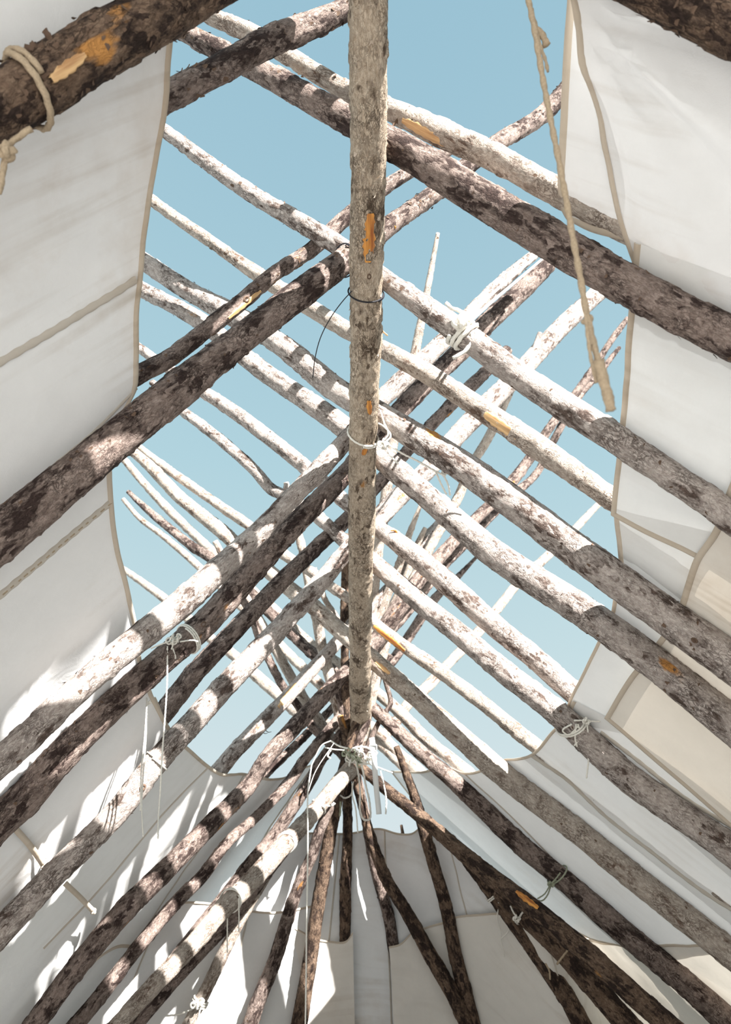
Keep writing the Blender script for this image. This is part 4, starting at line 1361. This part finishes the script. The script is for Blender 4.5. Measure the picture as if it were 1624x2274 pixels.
o = ribbon('webbing_strap', line([(826, 1638), (829, 1660), (832, 1700), (836, 1750), (841, 1795), (842, 1808)], DA - 0.03, DA - 0.12), 0.034, 'strap')
tag(o, 'white webbing strap with buckle hanging at the ridge end', 'strap')
bx0 = at(829, 1660, DA - 0.045)
for dx, dy, lx, ly in ((-8, 0, 0.006, 0.030), (8, 0, 0.006, 0.030), (0, -6, 0.044, 0.006), (0, 7, 0.044, 0.006)):
    c = at(829 + dx, 1660 + dy, DA - 0.05)
    up_ = np.array([0, -math.sin(PITCH), math.cos(PITCH)])
    rt = np.array([1.0, 0, 0])
    fw = np.array([0, math.cos(PITCH), math.sin(PITCH)])
    V = [c + rt * lx / 2 * a + up_ * ly / 2 * b + fw * 0.004 * e for a in (-1, 1) for b in (-1, 1) for e in (-1, 1)]
    F = [(0, 1, 3, 2), (4, 6, 7, 5), (0, 4, 5, 1), (2, 3, 7, 6), (0, 2, 6, 4), (1, 5, 7, 3)]
    mesh_obj('buckle_bar', np.array(V), F, M['buckle'], parent=o, smooth=False)

# right-hand ties
tie('R8', 1268, 1612, 'white string tied from a right pole to the beige canvas corner', r=0.0042, turns=1.6, tilt=0.6, knot_px=(1303, 1600), knot_size=0.014, knots=2,
    tails=([(1275, 1600), (1300, 1600), (1330, 1602), (1342, 1598)], [(1270, 1608), (1250, 1622), (1262, 1632), (1285, 1612)], [(1280, 1608), (1278, 1640), (1282, 1658)], [(1284, 1608), (1290, 1635), (1276, 1656)],
           [(1304, 1604), (1307, 1640), (1308, 1680), (1304, 1718), (1303, 1728)]))
tie('R12', 1240, 1942, 'cord knotted to a brown right pole beside the white hem', r=0.0045, turns=1.4, tilt=0.6, knot_px=(1224, 1962), knot_size=0.012, mat='greyrope', knots=2,
    tails=([(1245, 1938), (1232, 1955), (1222, 1966), (1210, 1985), (1194, 1996)], [(1224, 1966), (1216, 1988), (1205, 2000), (1194, 2000)]))
tie('R17', 1100, 1985, 'cords dangling from a dark pole at lower right', r=0.0042, turns=2.2, knot_px=(1104, 1980), knot_size=0.014, mat='rope',
    tails=([(1103, 1980), (1108, 2010), (1104, 2040), (1112, 2070), (1112, 2088)], [(1108, 1982), (1112, 2020), (1110, 2050)], [(1112, 2085), (1118, 2110), (1120, 2125)], [(1112, 2085), (1128, 2070), (1132, 2062)]))
tie('R18', 1152, 2040, 'knotted scrap of rope on the dark lower right pole', r=0.005, turns=1.3, knot_px=(1148, 2038), knot_size=0.016, mat='rope', knots=2,
    tails=([(1150, 2040), (1140, 2025), (1134, 2012)],))
tie('R18', 1220, 2150, 'short tan cord end on the darkest lower right pole', r=0.0055, turns=0.6, mat='jute', tails=([(1212, 2140), (1220, 2155), (1222, 2175)],))
# ties on the sunlit far left pole
tie('B1', 640, 1872, 'cord wrapped near the middle of the bright sunlit pole', r=0.004, turns=3, tilt=0.5)
tie('B1', 515, 2000, 'string round the bright sunlit pole with two hanging ends', r=0.004, turns=2, tilt=0.4, tails=([(505, 2000), (505, 2060), (505, 2115)], [(530, 1995), (531, 2040), (530, 2068)]))
tie('B1', 705, 1790, 'white toggle cord under the top of the bright sunlit pole', r=0.0042, turns=0.8, knot_px=(740, 1786), knot_size=0.010, tails=([(720, 1788), (735, 1790), (745, 1784)],))
tie('B3', 442, 2225, 'bundle of white cord knotted on a pole at bottom left', r=0.006, turns=2.4, knot_px=(440, 2228), knot_size=0.026, knots=3, tails=([(438, 2235), (400, 2252), (370, 2256)], [(445, 2235), (440, 2262), (432, 2280)]))


# canvas tie tapes on the left sheets
def tape(P, w, label):
    ob = ribbon('tie_tape', P, w, 'hem', th=0.003)
    tag(ob, label, 'tape', 'canvas tie tapes')
    tube('knot', trefoil(P[-1], 0.010, 5), 0.006, 'hem', parent=ob)


tape([hit(x, y, 'L', DCL - 0.035) for x, y in ((32, 1838), (62, 1872), (98, 1922))], 0.022, 'stained canvas tape slanting across the far left edge')
tape([hit(x, y, 'L', DCL - 0.035) for x, y in ((145, 1962), (175, 1990), (208, 2024))], 0.022, 'pale canvas tape above the lower left corner')
